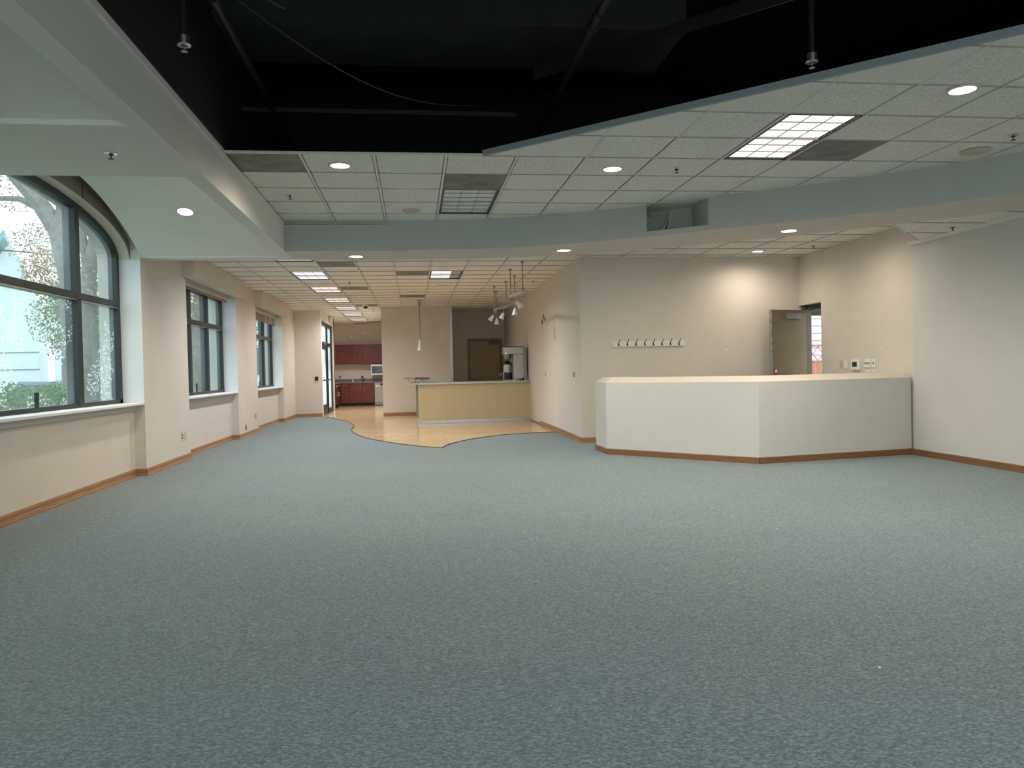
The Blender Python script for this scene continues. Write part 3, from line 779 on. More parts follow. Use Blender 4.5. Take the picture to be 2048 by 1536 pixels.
# coffee brewer
zt = .952
CB = thing('coffee_brewer', (2.42,18.28,zt), 'stainless steel commercial coffee brewer on the bar counter', 'coffee maker')
B(2.11,2.60,18.10,18.48,1.578,1.748,.008).build('brew_head', 'steel', CB)
B(2.10,2.61,18.09,18.49,1.748,1.758).build('lid', 'black_plastic', CB)
B(2.352,2.60,18.14,18.48,zt+.02,1.578,.006).build('column', 'steel', CB)
B(2.604,2.662,18.16,18.48,zt+.02,1.74).build('side_panel', 'steel_dark', CB)
B(2.108,2.61,18.12,18.50,zt,zt+.02).build('base', 'steel_dark', CB)
MB().lathe((2.228,18.27,1.455), [(.060,0),(.072,.02),(.098,.105),(.100,.122)], 20).build('brew_basket', 'steel_dark', CB, smooth=True)
MB().lathe((2.17,18.09,1.60), [(.035,0),(.035,.02),(.0,.025)], 14, axis=(0,-1,0)).build('badge', 'white_plastic', CB)
CU = thing('coffee_server', (2.226,18.28,zt+.02), 'black insulated coffee server with steel band and tap under the brewer', 'coffee urn')
MB().lathe((2.226,18.28,zt+.02), [(.105,0),(.108,.02),(.104,.17)], 24).build('base', 'black_plastic', CU, smooth=True)
MB().lathe((2.226,18.28,zt+.19), [(.098,0),(.098,.185)], 24).build('steel_band', 'steel', CU, smooth=True)
MB().lathe((2.226,18.28,zt+.375), [(.106,0),(.108,.03),(.07,.07),(.045,.09),(0,.095)], 24).build('lid', 'black_plastic', CU, smooth=True)
tp = MB(); tp.tube([(2.13,18.2,1.10),(2.03,18.15,1.105),(2.02,18.14,1.07)], .012, 8); tp.tube([(2.06,18.16,1.11),(2.055,18.16,1.15)], .008, 6); tp.tube([(2.12,18.18,.99),(2.12,18.18,1.17)], .01, 8)
tp.build('tap', 'nickel', CU, smooth=True)
for x, y, l in ((2.36,17.98,'small steel cup ring lying by the coffee brewer base'),(2.56,18.02,'small black dispenser knob set standing before the brewer column')):
    m_ = MB()
    if x < 2.5: m_.lathe((x,y,zt), [(.05,0),(.05,.012),(.03,.012),(.03,0)], 16)
    else: m_.lathe((x,y,zt), [(.025,0),(.025,.03),(.012,.04),(.012,.07),(0,.075)], 12); m_.lathe((x-.06,y+.02,zt), [(.02,0),(.02,.035),(0,.04)], 12)
    m_.build('drip_ring' if x < 2.5 else 'dispenser_knob', 'nickel' if x < 2.5 else 'black_plastic', label=l, cat='dish' if x < 2.5 else 'knob')
# dark soap pump by the wall
MB().lathe((2.70,18.3,zt), [(.03,0),(.03,.10),(.012,.12),(.012,.15),(0,.152)], 14).build('pump_bottle', 'clear_plastic', label='small clear pump bottle between brewer and wall', cat='bottle', smooth=True)

# ================================================================== DOORS
# door behind the bar
D2 = thing('door_2', (2.15,23.3,0), 'olive-brown closed door with a closer behind the bar', 'door', kind='structure')
f = MB(); f.box(1.62,1.69,23.27,23.34,0,2.17); f.box(2.615,2.69,23.27,23.34,0,2.17); f.box(1.69,2.615,23.27,23.34,2.105,2.17); f.build('frame', 'door_frame_tan', D2)
lf = B(1.695,2.61,23.30,23.34,.01,2.10).build('leaf', 'door_tan', D2)
B(2.28,2.59,23.24,23.30,1.99,2.085,.005).build('closer', 'closer_grey', lf)
kn = MB(); kn.lathe((1.80,23.30,.99), [(.03,0),(.03,.01),(.012,.015),(.012,.045)], 14, axis=(0,-1,0)); kn.tube([(1.80,23.25,.99),(1.93,23.25,.985)], .011, 8); kn.build('lever_handle', 'nickel', lf, smooth=True)
B(1.74,1.86,23.292,23.30,2.135,2.15).build('tag', 'white_plastic', D2)

# entrance door to the street in the corridor wall
D1 = thing('door_1', (-2.64,23.7,0), 'black framed glass entrance door with panic bar in the corridor', 'door', kind='structure')
xa, xb = -2.70, -2.60
f = MB(); f.box(xa,xb,22.27,22.36,0,2.72); f.box(xa,xb,25.19,25.28,0,2.72); f.box(xa,xb,22.36,25.19,2.62,2.72); f.box(xa,xb,22.36,25.19,2.05,2.14); f.box(xa,xb,23.95,24.06,0,2.62)
f.box(xa,xb,24.06,25.19,0,.14); f.build('frame', 'bronze', D1)
lf = MB(); lf.box(xa+.02,xb-.02,22.37,22.50,.01,2.05); lf.box(xa+.02,xb-.02,23.82,23.94,.01,2.05); lf.box(xa+.02,xb-.02,22.5,23.82,1.93,2.05); lf.box(xa+.02,xb-.02,22.5,23.82,.01,.29)
lf = lf.build('leaf', 'bronze', D1)
B(-2.655,-2.649,22.5,23.82,.29,1.93).build('pane', 'glass_door', lf)
pb = MB(); pb.tube([(-2.60,22.42,1.02),(-2.53,22.46,1.02),(-2.53,23.86,1.02),(-2.60,23.9,1.02)], .018, 8); pb.build('panic_bar', 'black_plastic', lf)
B(-2.60,-2.54,22.6,23.0,2.055,2.12).build('closer', 'closer_grey', D1)
for y0, y1, z0, z1 in ((24.06,25.19,.14,2.05),(22.36,23.95,2.14,2.62),(24.06,25.19,2.14,2.62)): B(-2.655,-2.649,y0,y1,z0,z1).build('pane', 'glass_door', D1)
B(-2.605,-2.585,22.9,23.2,2.10,2.125).build('alarm_sensor', 'white_plastic', D1)

# reception door: open leaf swung into the room
D3 = thing('door_3', (6.45,11.9,0), 'tan metal door standing open behind the reception counter', 'door', kind='structure')
hx, hy = 6.42, 11.97
lx, ly = 5.70, 11.72
dv = Vector((lx-hx, ly-hy, 0)); L = dv.length; ang = math.atan2(dv.y, dv.x)
cen = Vector(((lx+hx)/2,(ly+hy)/2,1.05))
lf = MB().obox(cen, L/2, .022, 1.035, ang).build('leaf', 'door_brown', D3)
u_ = dv.normalized(); nrm = Vector((u_.y,-u_.x,0));
if nrm.y > 0: nrm = -nrm
MB().obox((lx+u_.x*.003, ly+u_.y*.003, 1.05), .004, .024, 1.035, ang).build('latch_edge', 'door_edge', lf)
cp_ = Vector((hx,hy,0))+dv*.40+nrm*.045
MB().obox((cp_.x,cp_.y,1.985), .15, .025, .045, ang).build('closer', 'closer_grey', lf)
arm = MB(); q0 = cp_-u_*.08; arm.tube([(q0.x,q0.y,2.032),(q0.x-u_.x*.12+nrm.x*.05,q0.y-u_.y*.12+nrm.y*.05,2.05),(6.43,11.80,2.12)], .009, 6); arm.build('closer_arm', 'closer_grey', lf)
kp = Vector((lx,ly,0))-u_*.045+nrm*.03
MB().lathe((kp.x,kp.y,1.0), [(.03,0),(.03,.02),(.02,.03),(.03,.055),(.02,.07),(0,.072)], 14, axis=(nrm.x,nrm.y,0)).build('knob', 'nickel', lf, smooth=True)
sg = Vector((lx,ly,0))-u_*.075+nrm*.024
MB().obox((sg.x,sg.y,1.085), .033, .002, .055, ang).build('sticker', 'red_sign', lf)
sg2 = sg+nrm*.003
s2 = MB(); s2.lathe((sg2.x,sg2.y,1.10), [(.024,0),(.024,.001),(.014,.001),(.014,0)], 16, axis=(nrm.x,nrm.y,0)); s2.obox((sg2.x,sg2.y,1.10), .005, .001, .014, ang); s2.build('sticker_print', 'white_plastic', lf)
f = MB(); f.box(6.42,6.56,12.02,12.10,0,DZ); f.box(6.42,6.56,DY0,DY0+.012,0,DZ); f.box(6.50,6.56,DY0,12.02,2.09,DZ); f.build('frame', 'frame_brown', D3)
B(XR+.004,6.71,DY0,YB,DZ-.012,DZ-.002).build('head_lining', 'steel_dark', D3)
B(6.43,6.71,DY0,DY0+.006,0,DZ).build('jamb_lining', 'dark_slot', D3)

# ================================================================== KITCHEN
def handle(mb, x, y, z, vertical=True, l=.10):
    if vertical: mb.tube([(x,y,z-l/2),(x,y-.03,z-l/2+.008),(x,y-.03,z+l/2-.008),(x,y,z+l/2)], .005, 6)
    else: mb.tube([(x-l/2,y,z),(x-l/2+.008,y-.03,z),(x+l/2-.008,y-.03,z),(x+l/2,y,z)], .005, 6)
YK = 28.43
def base_unit(x0, x1, doors, drawer, label):
    t = thing('base_cabinet', ((x0+x1)/2,28.7,0), label, 'cabinet', 'cherry base cabinets on the kitchen back wall')
    B(x0+.002,x1-.002,YK+.02,29.04,.10,.83).build('body', 'cherry_dark', t); B(x0+.002,x1-.002,YK+.07,29.0,0,.10).build('toe_kick', 'toe_kick', t)
    top = .825
    if drawer:
        d = B(x0+.006,x1-.006,YK,YK+.02,.675,.822,.003).build('drawer', 'cherry', t); h = MB(); handle(h,(x0+x1)/2,YK,.76,False); h.build('pull', 'chrome', d); top = .668
    n = doors; wd_ = (x1-x0)/n
    for i in range(n):
        a, c = x0+wd_*i+.005, x0+wd_*(i+1)-.005
        d = B(a,c,YK,YK+.02,.115,top,.003).build('door', 'cherry', t); h = MB()
        handle(h, c-.05 if (i == 0) else a+.05, YK, top-.2); h.build('pull', 'chrome', d)
base_unit(-2.66,-2.35,1,True,'narrow cherry base cabinet with one drawer over a door')
base_unit(-2.35,-1.45,2,False,'cherry base cabinet with two doors under the sink')
# left return unit, fronts facing the corridor
t = thing('base_cabinet', (-2.95,27.6,0), 'cherry base cabinet along the kitchen side wall with white pulls', 'cabinet')
B(-3.29,-2.69,26.6,28.43,.10,.83).build('body', 'cherry_dark', t); B(-3.29,-2.74,26.62,28.4,0,.10).build('toe_kick', 'toe_kick', t)
for y0, y1 in ((26.62,27.5),(27.52,28.40)):
    d = B(-2.69,-2.67,y0,y1,.115,.67,.003).build('door', 'cherry', t); h = MB(); ym_ = y1-.06 if y0 < 27 else y0+.06
    h.tube([(-2.67,ym_,.42),(-2.63,ym_,.43),(-2.63,ym_,.53),(-2.67,ym_,.54)], .007, 6); h.build('pull', 'white_plastic', d)
    d = B(-2.69,-2.67,y0,y1,.68,.825,.003).build('drawer', 'cherry', t); h = MB(); h.tube([(-2.67,(y0+y1)/2-.06,.76),(-2.64,(y0+y1)/2-.05,.76),(-2.64,(y0+y1)/2+.05,.76),(-2.67,(y0+y1)/2+.06,.76)], .007, 6); h.build('pull', 'chrome', d)
# dishwasher
t = thing('dishwasher', (-1.15,28.7,0), 'stainless steel dishwasher beside the sink cabinet', 'dishwasher')
B(-1.445,-.865,YK+.03,29.04,.02,.83).build('body', 'steel_dark', t); B(-1.44,-.87,YK-.005,YK+.03,.12,.825,.005).build('door', 'steel', t)
B(-1.24,-.88,YK-.012,YK-.004,.735,.80).build('control_panel', 'black_plastic', t); B(-1.445,-.865,YK+.06,YK+.10,0,.12).build('toe_kick', 'toe_kick', t)
h = MB(); h.tube([(-1.40,YK,.70),(-1.39,YK-.04,.70),(-.92,YK-.04,.70),(-.91,YK,.70)], .010, 6); h.build('handle', 'chrome', t)
# worktop
t = thing('kitchen_worktop', (-2.0,28.7,.83), 'grey stone-look worktop with splashback over the kitchen cabinets', 'worktop')
MB().prism([(-3.29,26.58),(-2.66,26.58),(-2.66,28.40),(-.865,28.40),(-.865,29.045),(-3.29,29.045)], .832, .872).build('slab', 'stone_grey', t)
B(-3.29,-.865,29.02,29.05,.872,.985).build('splashback', 'stone_grey', t)
sk = B(-2.12,-1.66,28.52,28.90,.8725,.878).build('sink_rim', 'steel', t); B(-2.08,-1.70,28.56,28.86,.8782,.8795).build('basin', 'steel_dark', sk)
t = thing('kitchen_faucet', (-1.88,28.94,.872), 'dark bronze gooseneck faucet behind the kitchen sink', 'faucet')
MB().tube([(-1.88,28.94,.872),(-1.88,28.94,1.02),(-1.885,28.91,1.075),(-1.90,28.84,1.085),(-1.92,28.78,1.05),(-1.925,28.77,1.0)], [.022,.018,.016,.016,.018,.02], 10).build('spout', 'window_frame', t, smooth=True)
MB().tube([(-1.86,28.93,.96),(-1.80,28.92,1.02)], .009, 6).build('lever', 'window_frame', t)
t = thing('soap_bottle', (-2.26,28.93,.872), 'clear pump soap bottle beside the kitchen faucet', 'bottle')
MB().lathe((-2.26,28.93,.872), [(.032,0),(.034,.09),(.012,.11)], 14).build('body', 'clear_plastic', t, smooth=True); MB().lathe((-2.26,28.93,.982), [(.012,0),(.010,.03),(.018,.04),(0,.045)], 10).build('pump', 'white_plastic', t)
# upper cabinets
YU = 28.68
def upper(x0, xs, x1, label):
    t = thing('wall_cabinet', ((x0+x1)/2,28.85,1.53), label, 'cabinet', 'cherry wall cabinets above the kitchen worktop')
    B(x0,x1-.002,YU+.02,29.05,1.53,2.245).build('body', 'cherry_dark', t)
    for a, c, hx_ in ((x0,xs,xs-.05),(xs,x1,xs+.05)):
        d = B(a+.004,c-.004,YU,YU+.02,1.535,2.242,.003).build('door', 'cherry', t); h = MB(); handle(h, hx_, YU, 1.635, True, .09); h.build('pull', 'chrome', d)
        if a == xs: MB().lathe((a+.025,YU,1.715), [(.012,0),(.012,.006),(0,.007)], 10, axis=(0,-1,0)).build('lock', 'chrome', d)
upper(-2.85,-2.225,-1.862,'cherry double-door wall cabinet above the sink with a wide door')
upper(-1.862,-1.512,-.865,'cherry double-door wall cabinet above the microwave')
t = thing('microwave_oven', (-1.25,28.75,1.12), 'white and black microwave mounted under the wall cabinet', 'microwave')
B(-1.565,-.90,28.58,29.04,1.115,1.50,.006).build('case', 'white_plastic', t); B(-1.525,-1.05,28.57,28.582,1.175,1.435).build('door_glass', 'glass_black', t)
B(-1.04,-.91,28.572,28.582,1.15,1.46).build('control_panel', 'black_plastic', t)
# almond plate on splash wall
def plate(name, c, axis, wdt, hgt, mt_, label, cat, kind='outlet', gang=1, group=None):
    # wall plate; axis: wall normal (unit) along +-x or +-y
    t = thing(name, (c[0],c[1],c[2]-hgt/2), label, cat, group)
    ax = Vector(axis); tx = Vector((-ax.y, ax.x, 0)); c = Vector(c); ang = math.atan2(tx.y, tx.x)
    m_ = MB(); m_.obox(c+ax*.004, wdt/2, .004, hgt/2, ang); m_.build('plate', mt_, t)
    for g_ in range(gang):
        off = tx*((g_-(gang-1)/2)*.046)
        if kind == 'outlet':
            for s in (-1, 1): MB().obox(c+off+ax*.009+Vector((0,0,s*.02)), .016, .002, .013, ang).build('socket', 'almond_plastic' if mt_ != 'almond_plastic' else 'dark_slot', t)
        elif kind == 'switch': MB().obox(c+off+ax*.012, .005, .006, .011, ang, .3).build('toggle', 'dark_slot' if mt_ == 'white_plastic' else 'almond_plastic', t)
        elif kind == 'rocker': MB().obox(c+off+ax*.009, .016, .002, .032, ang).build('rocker', 'white_board', t)
    return t
plate('power_outlet', (-2.73,29.045,1.06), (0,-1,0), .13, .12, 'almond_plastic', 'almond double outlet on the kitchen wall above the worktop', 'outlet', gang=2)
t = thing('wall_clock', (-2.20,29.05,2.43), 'round white wall clock above the kitchen cabinets', 'clock')
MB().lathe((-2.24,29.05,2.535), [(.10,0),(.10,.02),(.085,.03),(.085,.022)], 24, axis=(0,-1,0), cap=False).build('rim', 'nickel', t, smooth=True)
MB().lathe((-2.24,29.03,2.535), [(.085,0),(.085,.002),(0,.002)], 24, axis=(0,-1,0)).build('face', 'white_plastic', t)
h = MB(); h.obox((-2.24,29.024,2.56), .004, .002, .03, 0); h.obox((-2.225,29.024,2.53), .003, .002, .03, 0); h.build('hands', 'black_plastic', t)
MB().lathe((-1.80,29.05,2.675), [(.055,0),(.055,.02),(.03,.035),(0,.036)], 20, axis=(0,-1,0)).build('wall_sounder', 'white_plastic', label='small round white alarm sounder high on the kitchen wall', cat='alarm', smooth=True)

# ================================================================== WALL FITTINGS
plate('power_outlet', (XP,11.42,.365), (1,0,0), .075, .12, 'almond_plastic', 'almond outlet low on the pier beside the arched window, with sockets', 'outlet')
plate('data_plate', (XP,11.58,.363), (1,0,0), .075, .12, 'almond_plastic', 'blank almond plate beside the low outlet on the first pier', 'wall plate', kind='blank')
plate('power_outlet', (XP,16.47,.36), (1,0,0), .075, .12, 'almond_plastic', 'almond outlet low on the pier between the square windows', 'outlet')
plate('data_plate', (XP,16.62,.36), (1,0,0), .075, .12, 'almond_plastic', 'blank almond plate on the pier between the square windows', 'wall plate', kind='blank')
plate('power_outlet', (XP,21.0,.36), (1,0,0), .075, .12, 'white_plastic', 'pale outlet low on the last pier by the end wall', 'outlet')
MB().lathe((XP,15.60,.19), [(.055,0),(.055,.006),(0,.007)], 18, axis=(1,0,0)).build('floor_box_cover', 'steel_dark', label='round grey cover plate low on the pier between the windows', cat='wall plate')
t = thing('key_switch', (-2.70,22.05,1.02), 'small black access switch on the end wall beside the entrance door', 'switch')
B(-2.76,-2.67,22.035,22.05,1.02,1.13,.004).build('case', 'black_plastic', t); B(-2.73,-2.70,22.031,22.036,1.06,1.09).build('button', 'glass_black', t)
t = plate('light_switch', (1.475,23.3,1.18), (0,-1,0), .17, .12, 'almond_plastic', 'almond triple light switch beside the door behind the bar', 'switch', kind='switch', gang=3)
XW = lambda y: 2.665+(y-12.12)*.0085
def on_bar(y, z, *a, **k): return plate(a[0], (XW(y)-.001,y,z), (-1,0,0), *a[1:], **k)
on_bar(15.62,1.10,'power_outlet',.09,.085,'almond_plastic','almond outlet half way along the wall beside the bar','outlet')
on_bar(12.66,1.105,'power_outlet',.16,.085,'almond_plastic','almond double outlet on the side wall near the reception corner','outlet',gang=2)
for y, z, l in ((15.93,2.20,'short dark wall anchor lowest of three on the side wall'),(15.76,2.30,'short dark wall anchor highest of three on the side wall'),(15.56,2.235,'dark wall anchor nearest the reception corner of three high on side wall')):
    m_ = MB(); m_.box(XW(y)-.006,XW(y)+.001,y-.03,y+.03,z-.055,z+.055); m_.lathe((XW(y)-.005,y,z), [(.012,0),(.012,.012),(0,.014)], 8, axis=(-1,0,0)); m_.build('wall_anchor', 'black_plastic', label=l, cat='bracket')
WX = XR
plate('power_outlet', (WX,10.86,1.19), (-1,0,0), .075, .12, 'almond_plastic', 'almond switch plate nearest the open reception door', 'switch', kind='switch')
plate('alarm_keypad', (WX,10.735,1.185), (-1,0,0), .06, .125, 'white_plastic', 'slim white panel between almond plate and thermostat', 'wall panel', kind='rocker')
t = thing('thermostat', (WX,10.47,1.10), 'square white thermostat with dark screen behind the reception counter', 'thermostat')
B(WX-.025,WX,10.365,10.575,1.10,1.252,.006).build('case', 'white_plastic', t); B(WX-.028,WX-.024,10.42,10.535,1.148,1.218).build('screen', 'glass_black', t)
plate('light_switch', (WX,10.185,1.197), (-1,0,0), .155, .118, 'white_plastic', 'white triple light switch behind the reception counter', 'switch', kind='switch', gang=3)
plate('light_switch', (WX,10.035,1.197), (-1,0,0), .072, .118, 'white_plastic', 'single white slide switch at the end of the row', 'switch', kind='switch')
for y, w_, l in ((10.185,.155,'wide white paper label under the triple light switch'),(10.035,.07,'small white paper label under the single slide switch')):
    B(WX-.003,WX-.0005,y-w_/2,y+w_/2,1.066,1.108).build('paper_label', 'white_board', label=l, cat='label')
# filler patches on the walls
for y, z, r in ((9.86,1.72,.012),(9.86,1.55,.012),(9.75,1.40,.015),(9.9,1.39,.01)): MB().lathe((WX-.0005,y,z), [(r,0),(r,.001),(0,.001)], 10, axis=(-1,0,0)).build('wall_patch', 'almond_plastic', WR1)
for x, z, r in ((4.84,1.62,.015),(5.12,1.47,.022),(4.56,1.43,.014),(4.85,1.27,.014)): MB().lathe((x,YB-.0005,z), [(r,0),(r,.001),(0,.001)], 10, axis=(0,-1,0)).build('wall_patch', 'white_board', WREC)

# coat rack
CR = thing('coat_rack', (3.79,YB,1.53), 'white wall-mounted coat rack board with eight dark hooks', 'coat rack')
B(3.18,4.40,YB-.020,YB,1.54,1.631,.004).build('board', 'white_board', CR)
for i in range(8):
    x = 3.29+i*.1444
    h = MB(); h.tube([(x,YB-.018,1.60),(x+.002,YB-.05,1.615),(x+.008,YB-.075,1.645),(x+.012,YB-.08,1.662)], [.008,.006,.005,.007], 8)
    h.tube([(x,YB-.018,1.585),(x,YB-.04,1.56),(x,YB-.055,1.562),(x,YB-.06,1.578)], [.010,.008,.006,.007], 8); h.lathe((x,YB-.019,1.588), [(.010,0),(.010,.005),(0,.007)], 10, axis=(0,-1,0))
    h.build('hook', 'window_frame', CR, smooth=True)
for i in (0,1,2,3,4): MB().lathe((3.215+i*.2865,YB-.020,1.583), [(.006,0),(.006,.002),(0,.002)], 8, axis=(0,-1,0)).build('screw', 'nickel', CR)

# exit sign
t = thing('exit_sign', (-2.54,24.35,2.83), 'small pale exit sign box with glowing face above the entrance door', 'exit sign')
B(-2.57,-2.50,24.10,24.62,2.79,2.955,.004).build('box', 'almond_plastic', t); B(-2.499,-2.496,24.2,24.52,2.81,2.94).build('face', 'white_board', t)

# ================================================================== CEILING FITTINGS
def downlight(loc, label, nrm=(0,0,-1), power=1.0, r=.085):
    n_ = Vector(nrm).normalized(); loc = Vector(loc)
    t = thing('recessed_downlight', loc, label, 'downlight', 'lit recessed downlights')
    MB().lathe(loc, [(r,-.004),(r+.018,0),(r+.016,.006),(r-.002,.007),(r-.004,.003)], 24, axis=n_, cap=False).build('trim_ring', 'fixture_white', t, smooth=True)
    MB().lathe(loc, [(r-.003,.002),(r-.003,.004),(0,.005)], 24, axis=n_).build('lens', 'lens_on', t)
    l = bpy.data.lights.new('downlight_beam', 'SPOT'); l.energy = DOWN_W*power; l.color = (1., .89, .73); l.spot_size = math.radians(172); l.spot_blend = .9; l.shadow_soft_size = .07
    o = bpy.data.objects.new('downlight_beam', l); COL.objects.link(o); o.parent = t; o.location = n_*.02
    o.rotation_euler = n_.to_track_quat('-Z', 'Y').to_euler()
    return t
downlight((-.602,6.92,ZM+.002), 'lit downlight by the straight edge of the dark opening')
downlight((1.858,6.93,ZM+.002), 'lit downlight in a tile of the middle ceiling near the small sprinkler')
downlight((3.728,4.80,ZM+.002), 'lit downlight beside the diagonal edge, past the lit louvred panel')
vn = Vector((0, 9.1-AC, vz(9.1)+1.69)).normalized()
downlight((-2.52,9.1,vz(9.1)+.002), 'lit downlight in the curved vault over the arched window', nrm=(-vn.x,-vn.y,-vn.z))
downlight((-.69,9.90,ZS), 'lit downlight in the soffit underside next to the long beam')
downlight((1.89,9.44,ZS), 'lit downlight in the soffit underside before the bar side wall')
downlight((4.16,8.08,ZS), 'lit downlight in the soffit underside above the reception counter')
downlight((5.40,11.50,ZF+.002), 'lit downlight in the reception ceiling washing the back wall', power=.45)
downlight((5.45,9.62,ZF+.002), 'lit downlight in the reception ceiling just behind the curved soffit, by the switch wall', power=.5)
downlight((3.55,10.55,ZF+.002), 'added unseen downlight in the reception ceiling behind the soffit, opposite the coat rack', power=.3)  # unseen lamp added to brighten the reception back wall

def troffer(x0, x1, y0, y1, z, on, label, cells=(3,6), cat='ceiling light', half=False, group=None, power=1.):
    t = thing('louvre_light', ((x0+x1)/2,(y0+y1)/2,z), label, cat, group)
    fw = .022
    f = MB(); f.box(x0,x1,y0,y0+fw*.5,z-.001,z+.01); f.box(x0,x1,y1-fw*.5,y1,z-.001,z+.01); f.box(x0,x0+fw,y0,y1,z-.001,z+.01); f.box(x1-fw,x1,y0,y1,z-.001,z+.01); f.build('frame', 'black_plastic', t)
    cx = (x1-x0-2*fw)/cells[0]
    for i in range(cells[0]):
        a = x0+fw+cx*i
        m_ = on if not (half and i == cells[0]-1) else 'louvre_off'
        B(a,a+cx,y0+.01,y1-.01,z+.018,z+.022).build('lamp_panel', m_, t)
    lv = MB(); cy = (y1-y0-.02)/cells[1]
    for i in range(1, cells[0]): lv.box(x0+fw+cx*i-.0016,x0+fw+cx*i+.0016,y0+.01,y1-.01,z+.008,z+.016)
    for j in range(1, cells[1]): lv.box(x0+fw,x1-fw,y0+.01+cy*j-.0016,y0+.01+cy*j+.0016,z+.008,z+.016)
    lv.build('louvre', 'louvre_blade', t)
    if on != 'louvre_off':
        l = bpy.data.lights.new('tube_light', 'SPOT'); l.energy = TROFF_W*power*(.66 if half else 1); l.color = (1., .95, .91) if on == 'louvre_on' else (.97, .98, 1.)
        l.spot_size = math.radians(165); l.spot_blend = 1.; l.shadow_soft_size = .05
        o = bpy.data.objects.new('tube_light', l); COL.objects.link(o); o.parent = t; o.location = (0,0,-.012)
    return t
m0 = .012
troffer(xm(6)+m0,xm(7)-m0,ym(-2)+m0,ym(0)-m0,ZM,'louvre_on','bright louvred ceiling light beside the diagonal edge of the dark opening')
troffer(xm(2)+m0,xm(3)-m0,ym(2)+m0,ym(4)-m0,ZM,'louvre_off','unlit louvred ceiling light next to the curved soffit')
lab = ['first in the row from the soffit, half hidden by it','second in the row counting from the soffit','third in the row counting from the soffit','fourth in the row counting from the soffit','fifth in the row counting from the soffit','sixth in the row counting from the soffit','last in the row, nearest the kitchen wall']
for i, k in enumerate(troff_far[2]):
    troffer(xf_(2)+m0,xf_(3)-m0,yf_(k)+m0,yf_(k+2)-m0,ZF,('louvre_on' if i in (2,3,6) else 'louvre_cool'),'lit louvred corridor light, '+lab[i], group='louvred lights in the corridor row')
troffer(xf_(6)+m0,xf_(7)-m0,yf_(0)+m0,yf_(2)-m0,ZF,'louvre_cool','louvred ceiling light before the bar with one dark third', half=True, power=1.7)
# unseen ceiling and lamps added over the room front to light the floor
B(-1.5,XR-.03,-5.1,1.60,ZM+.034,ZM+.06).build('ceiling', 'ceiling_tile', kind='structure', label='unseen tile ceiling added over the front of the room')
FRONT_ADDED = [('next to the long beam',-.6,.2),('in the middle of the front ceiling',1.7,.2),('towards the off-white wall',4.0,.2),('next to the long beam by the shop window',-.6,-2.6),('in the middle by the shop window',1.7,-2.6),('towards the off-white wall by the shop window',4.0,-2.6)]
for l, x, y in FRONT_ADDED: troffer(x,x+G,y,y+2*G,ZM,'louvre_cool','added unseen louvred light over the room front '+l, power=.33)
# vents
def vent(x0, y0, z, label):
    t = thing('ceiling_vent', (x0+G/2,y0+G/2,z), label, 'air vent')
    B(x0+.016,x0+G-.016,y0+.01,y0+G-.01,z+.001,z+.012).build('panel', 'vent_grey', t)
    c = (x0+G/2,y0+G/2,z+.001)
    for r in (.05,.10,.15): MB().lathe(c, [(r,0),(r+.003,-.002),(r+.006,0)], 22, cap=False).build('cone_ring', 'vent_line', t, smooth=True)
vent(xm(-1),ym(0),ZM,'dark grey square air vent beside the long beam')
vent(xm(2),ym(1),ZM,'dark grey square air vent touching the unlit louvred light')
vent(xm(7),ym(-1),ZM,'dark grey square air vent touching the bright louvred light')
vl = {(3,-2):'grey air vent beside the second corridor light gap by the soffit',(3,4):'grey air vent beside the third corridor light',(3,11):'grey air vent beside the dome camera',(2,23):'grey air vent at the end of the corridor light row',(3,22):'grey air vent at the far corner of the kitchen ceiling',(5,0):'grey air vent beside the half dark louvred light',(5,7):'grey air vent near the bar pendant'}
for (c, k), l in vl.items(): vent(xf_(c),yf_(k),ZF,l)
# sprinklers
def sprinkler(x, y, z, label, hang=0.):
    t = thing('fire_sprinkler', (x,y,z), label, 'sprinkler')
    MB().lathe((x,y,z), [(.018,.002),(.040,0),(.038,-.004),(.020,-.006)], 20, cap=False).build('escutcheon', 'chrome', t, smooth=True)
    h = MB(); h.lathe((x,y,z), [(.011,.01),(.011,-.012),(.004,-.016),(.004,-.034),(.019,-.035),(.019,-.038),(0,-.039)], 14); h.build('head', 'black_plastic' if not hang else 'nickel', t, smooth=True)
    if hang:
        MB().lathe((x,y,z), [(.030,0),(.032,.05),(.028,.055)], 18).build('cup', 'nickel', t, smooth=True)
        MB().tube([(x,y,z+.05),(x,y,z+hang)], .017, 10).build('drop_pipe', 'dark_pipe', t)
sprinkler(-1.214,8.10,ZM,'sprinkler head in the middle ceiling beside the long beam')
sprinkler(2.46,6.90,ZM,'sprinkler head in the middle ceiling between downlight and bright louvred light')
sprinkler(4.914,5.75,ZM,'sprinkler head in the middle ceiling near the round speaker')
sprinkler(-1.933,5.34,ZS,'sprinkler head in the wide cross beam by the arched window')
sprinkler(-1.213,15.36,ZF,'sprinkler head in the corridor ceiling beside the third louvred light')
sprinkler(-1.106,22.02,ZF,'sprinkler head in the corridor ceiling behind the dome camera')
sprinkler(-1.219,25.7,ZF,'sprinkler head in the kitchen ceiling')
sprinkler(2.43,15.33,ZF,'sprinkler head in the bar ceiling close to the side wall')
sprinkler(6.05,11.0,ZF,'sprinkler head in the reception ceiling by the switch wall')
sprinkler(6.12,8.06,ZL,'sprinkler head in the low ceiling by the off-white wall')
sprinkler(-1.262,4.633,3.12,'nickel pendent sprinkler hanging in the dark opening by the long beam', hang=.50)
sprinkler(2.539,4.601,3.12,'nickel pendent sprinkler hanging in the dark opening by the diagonal edge', hang=.46)
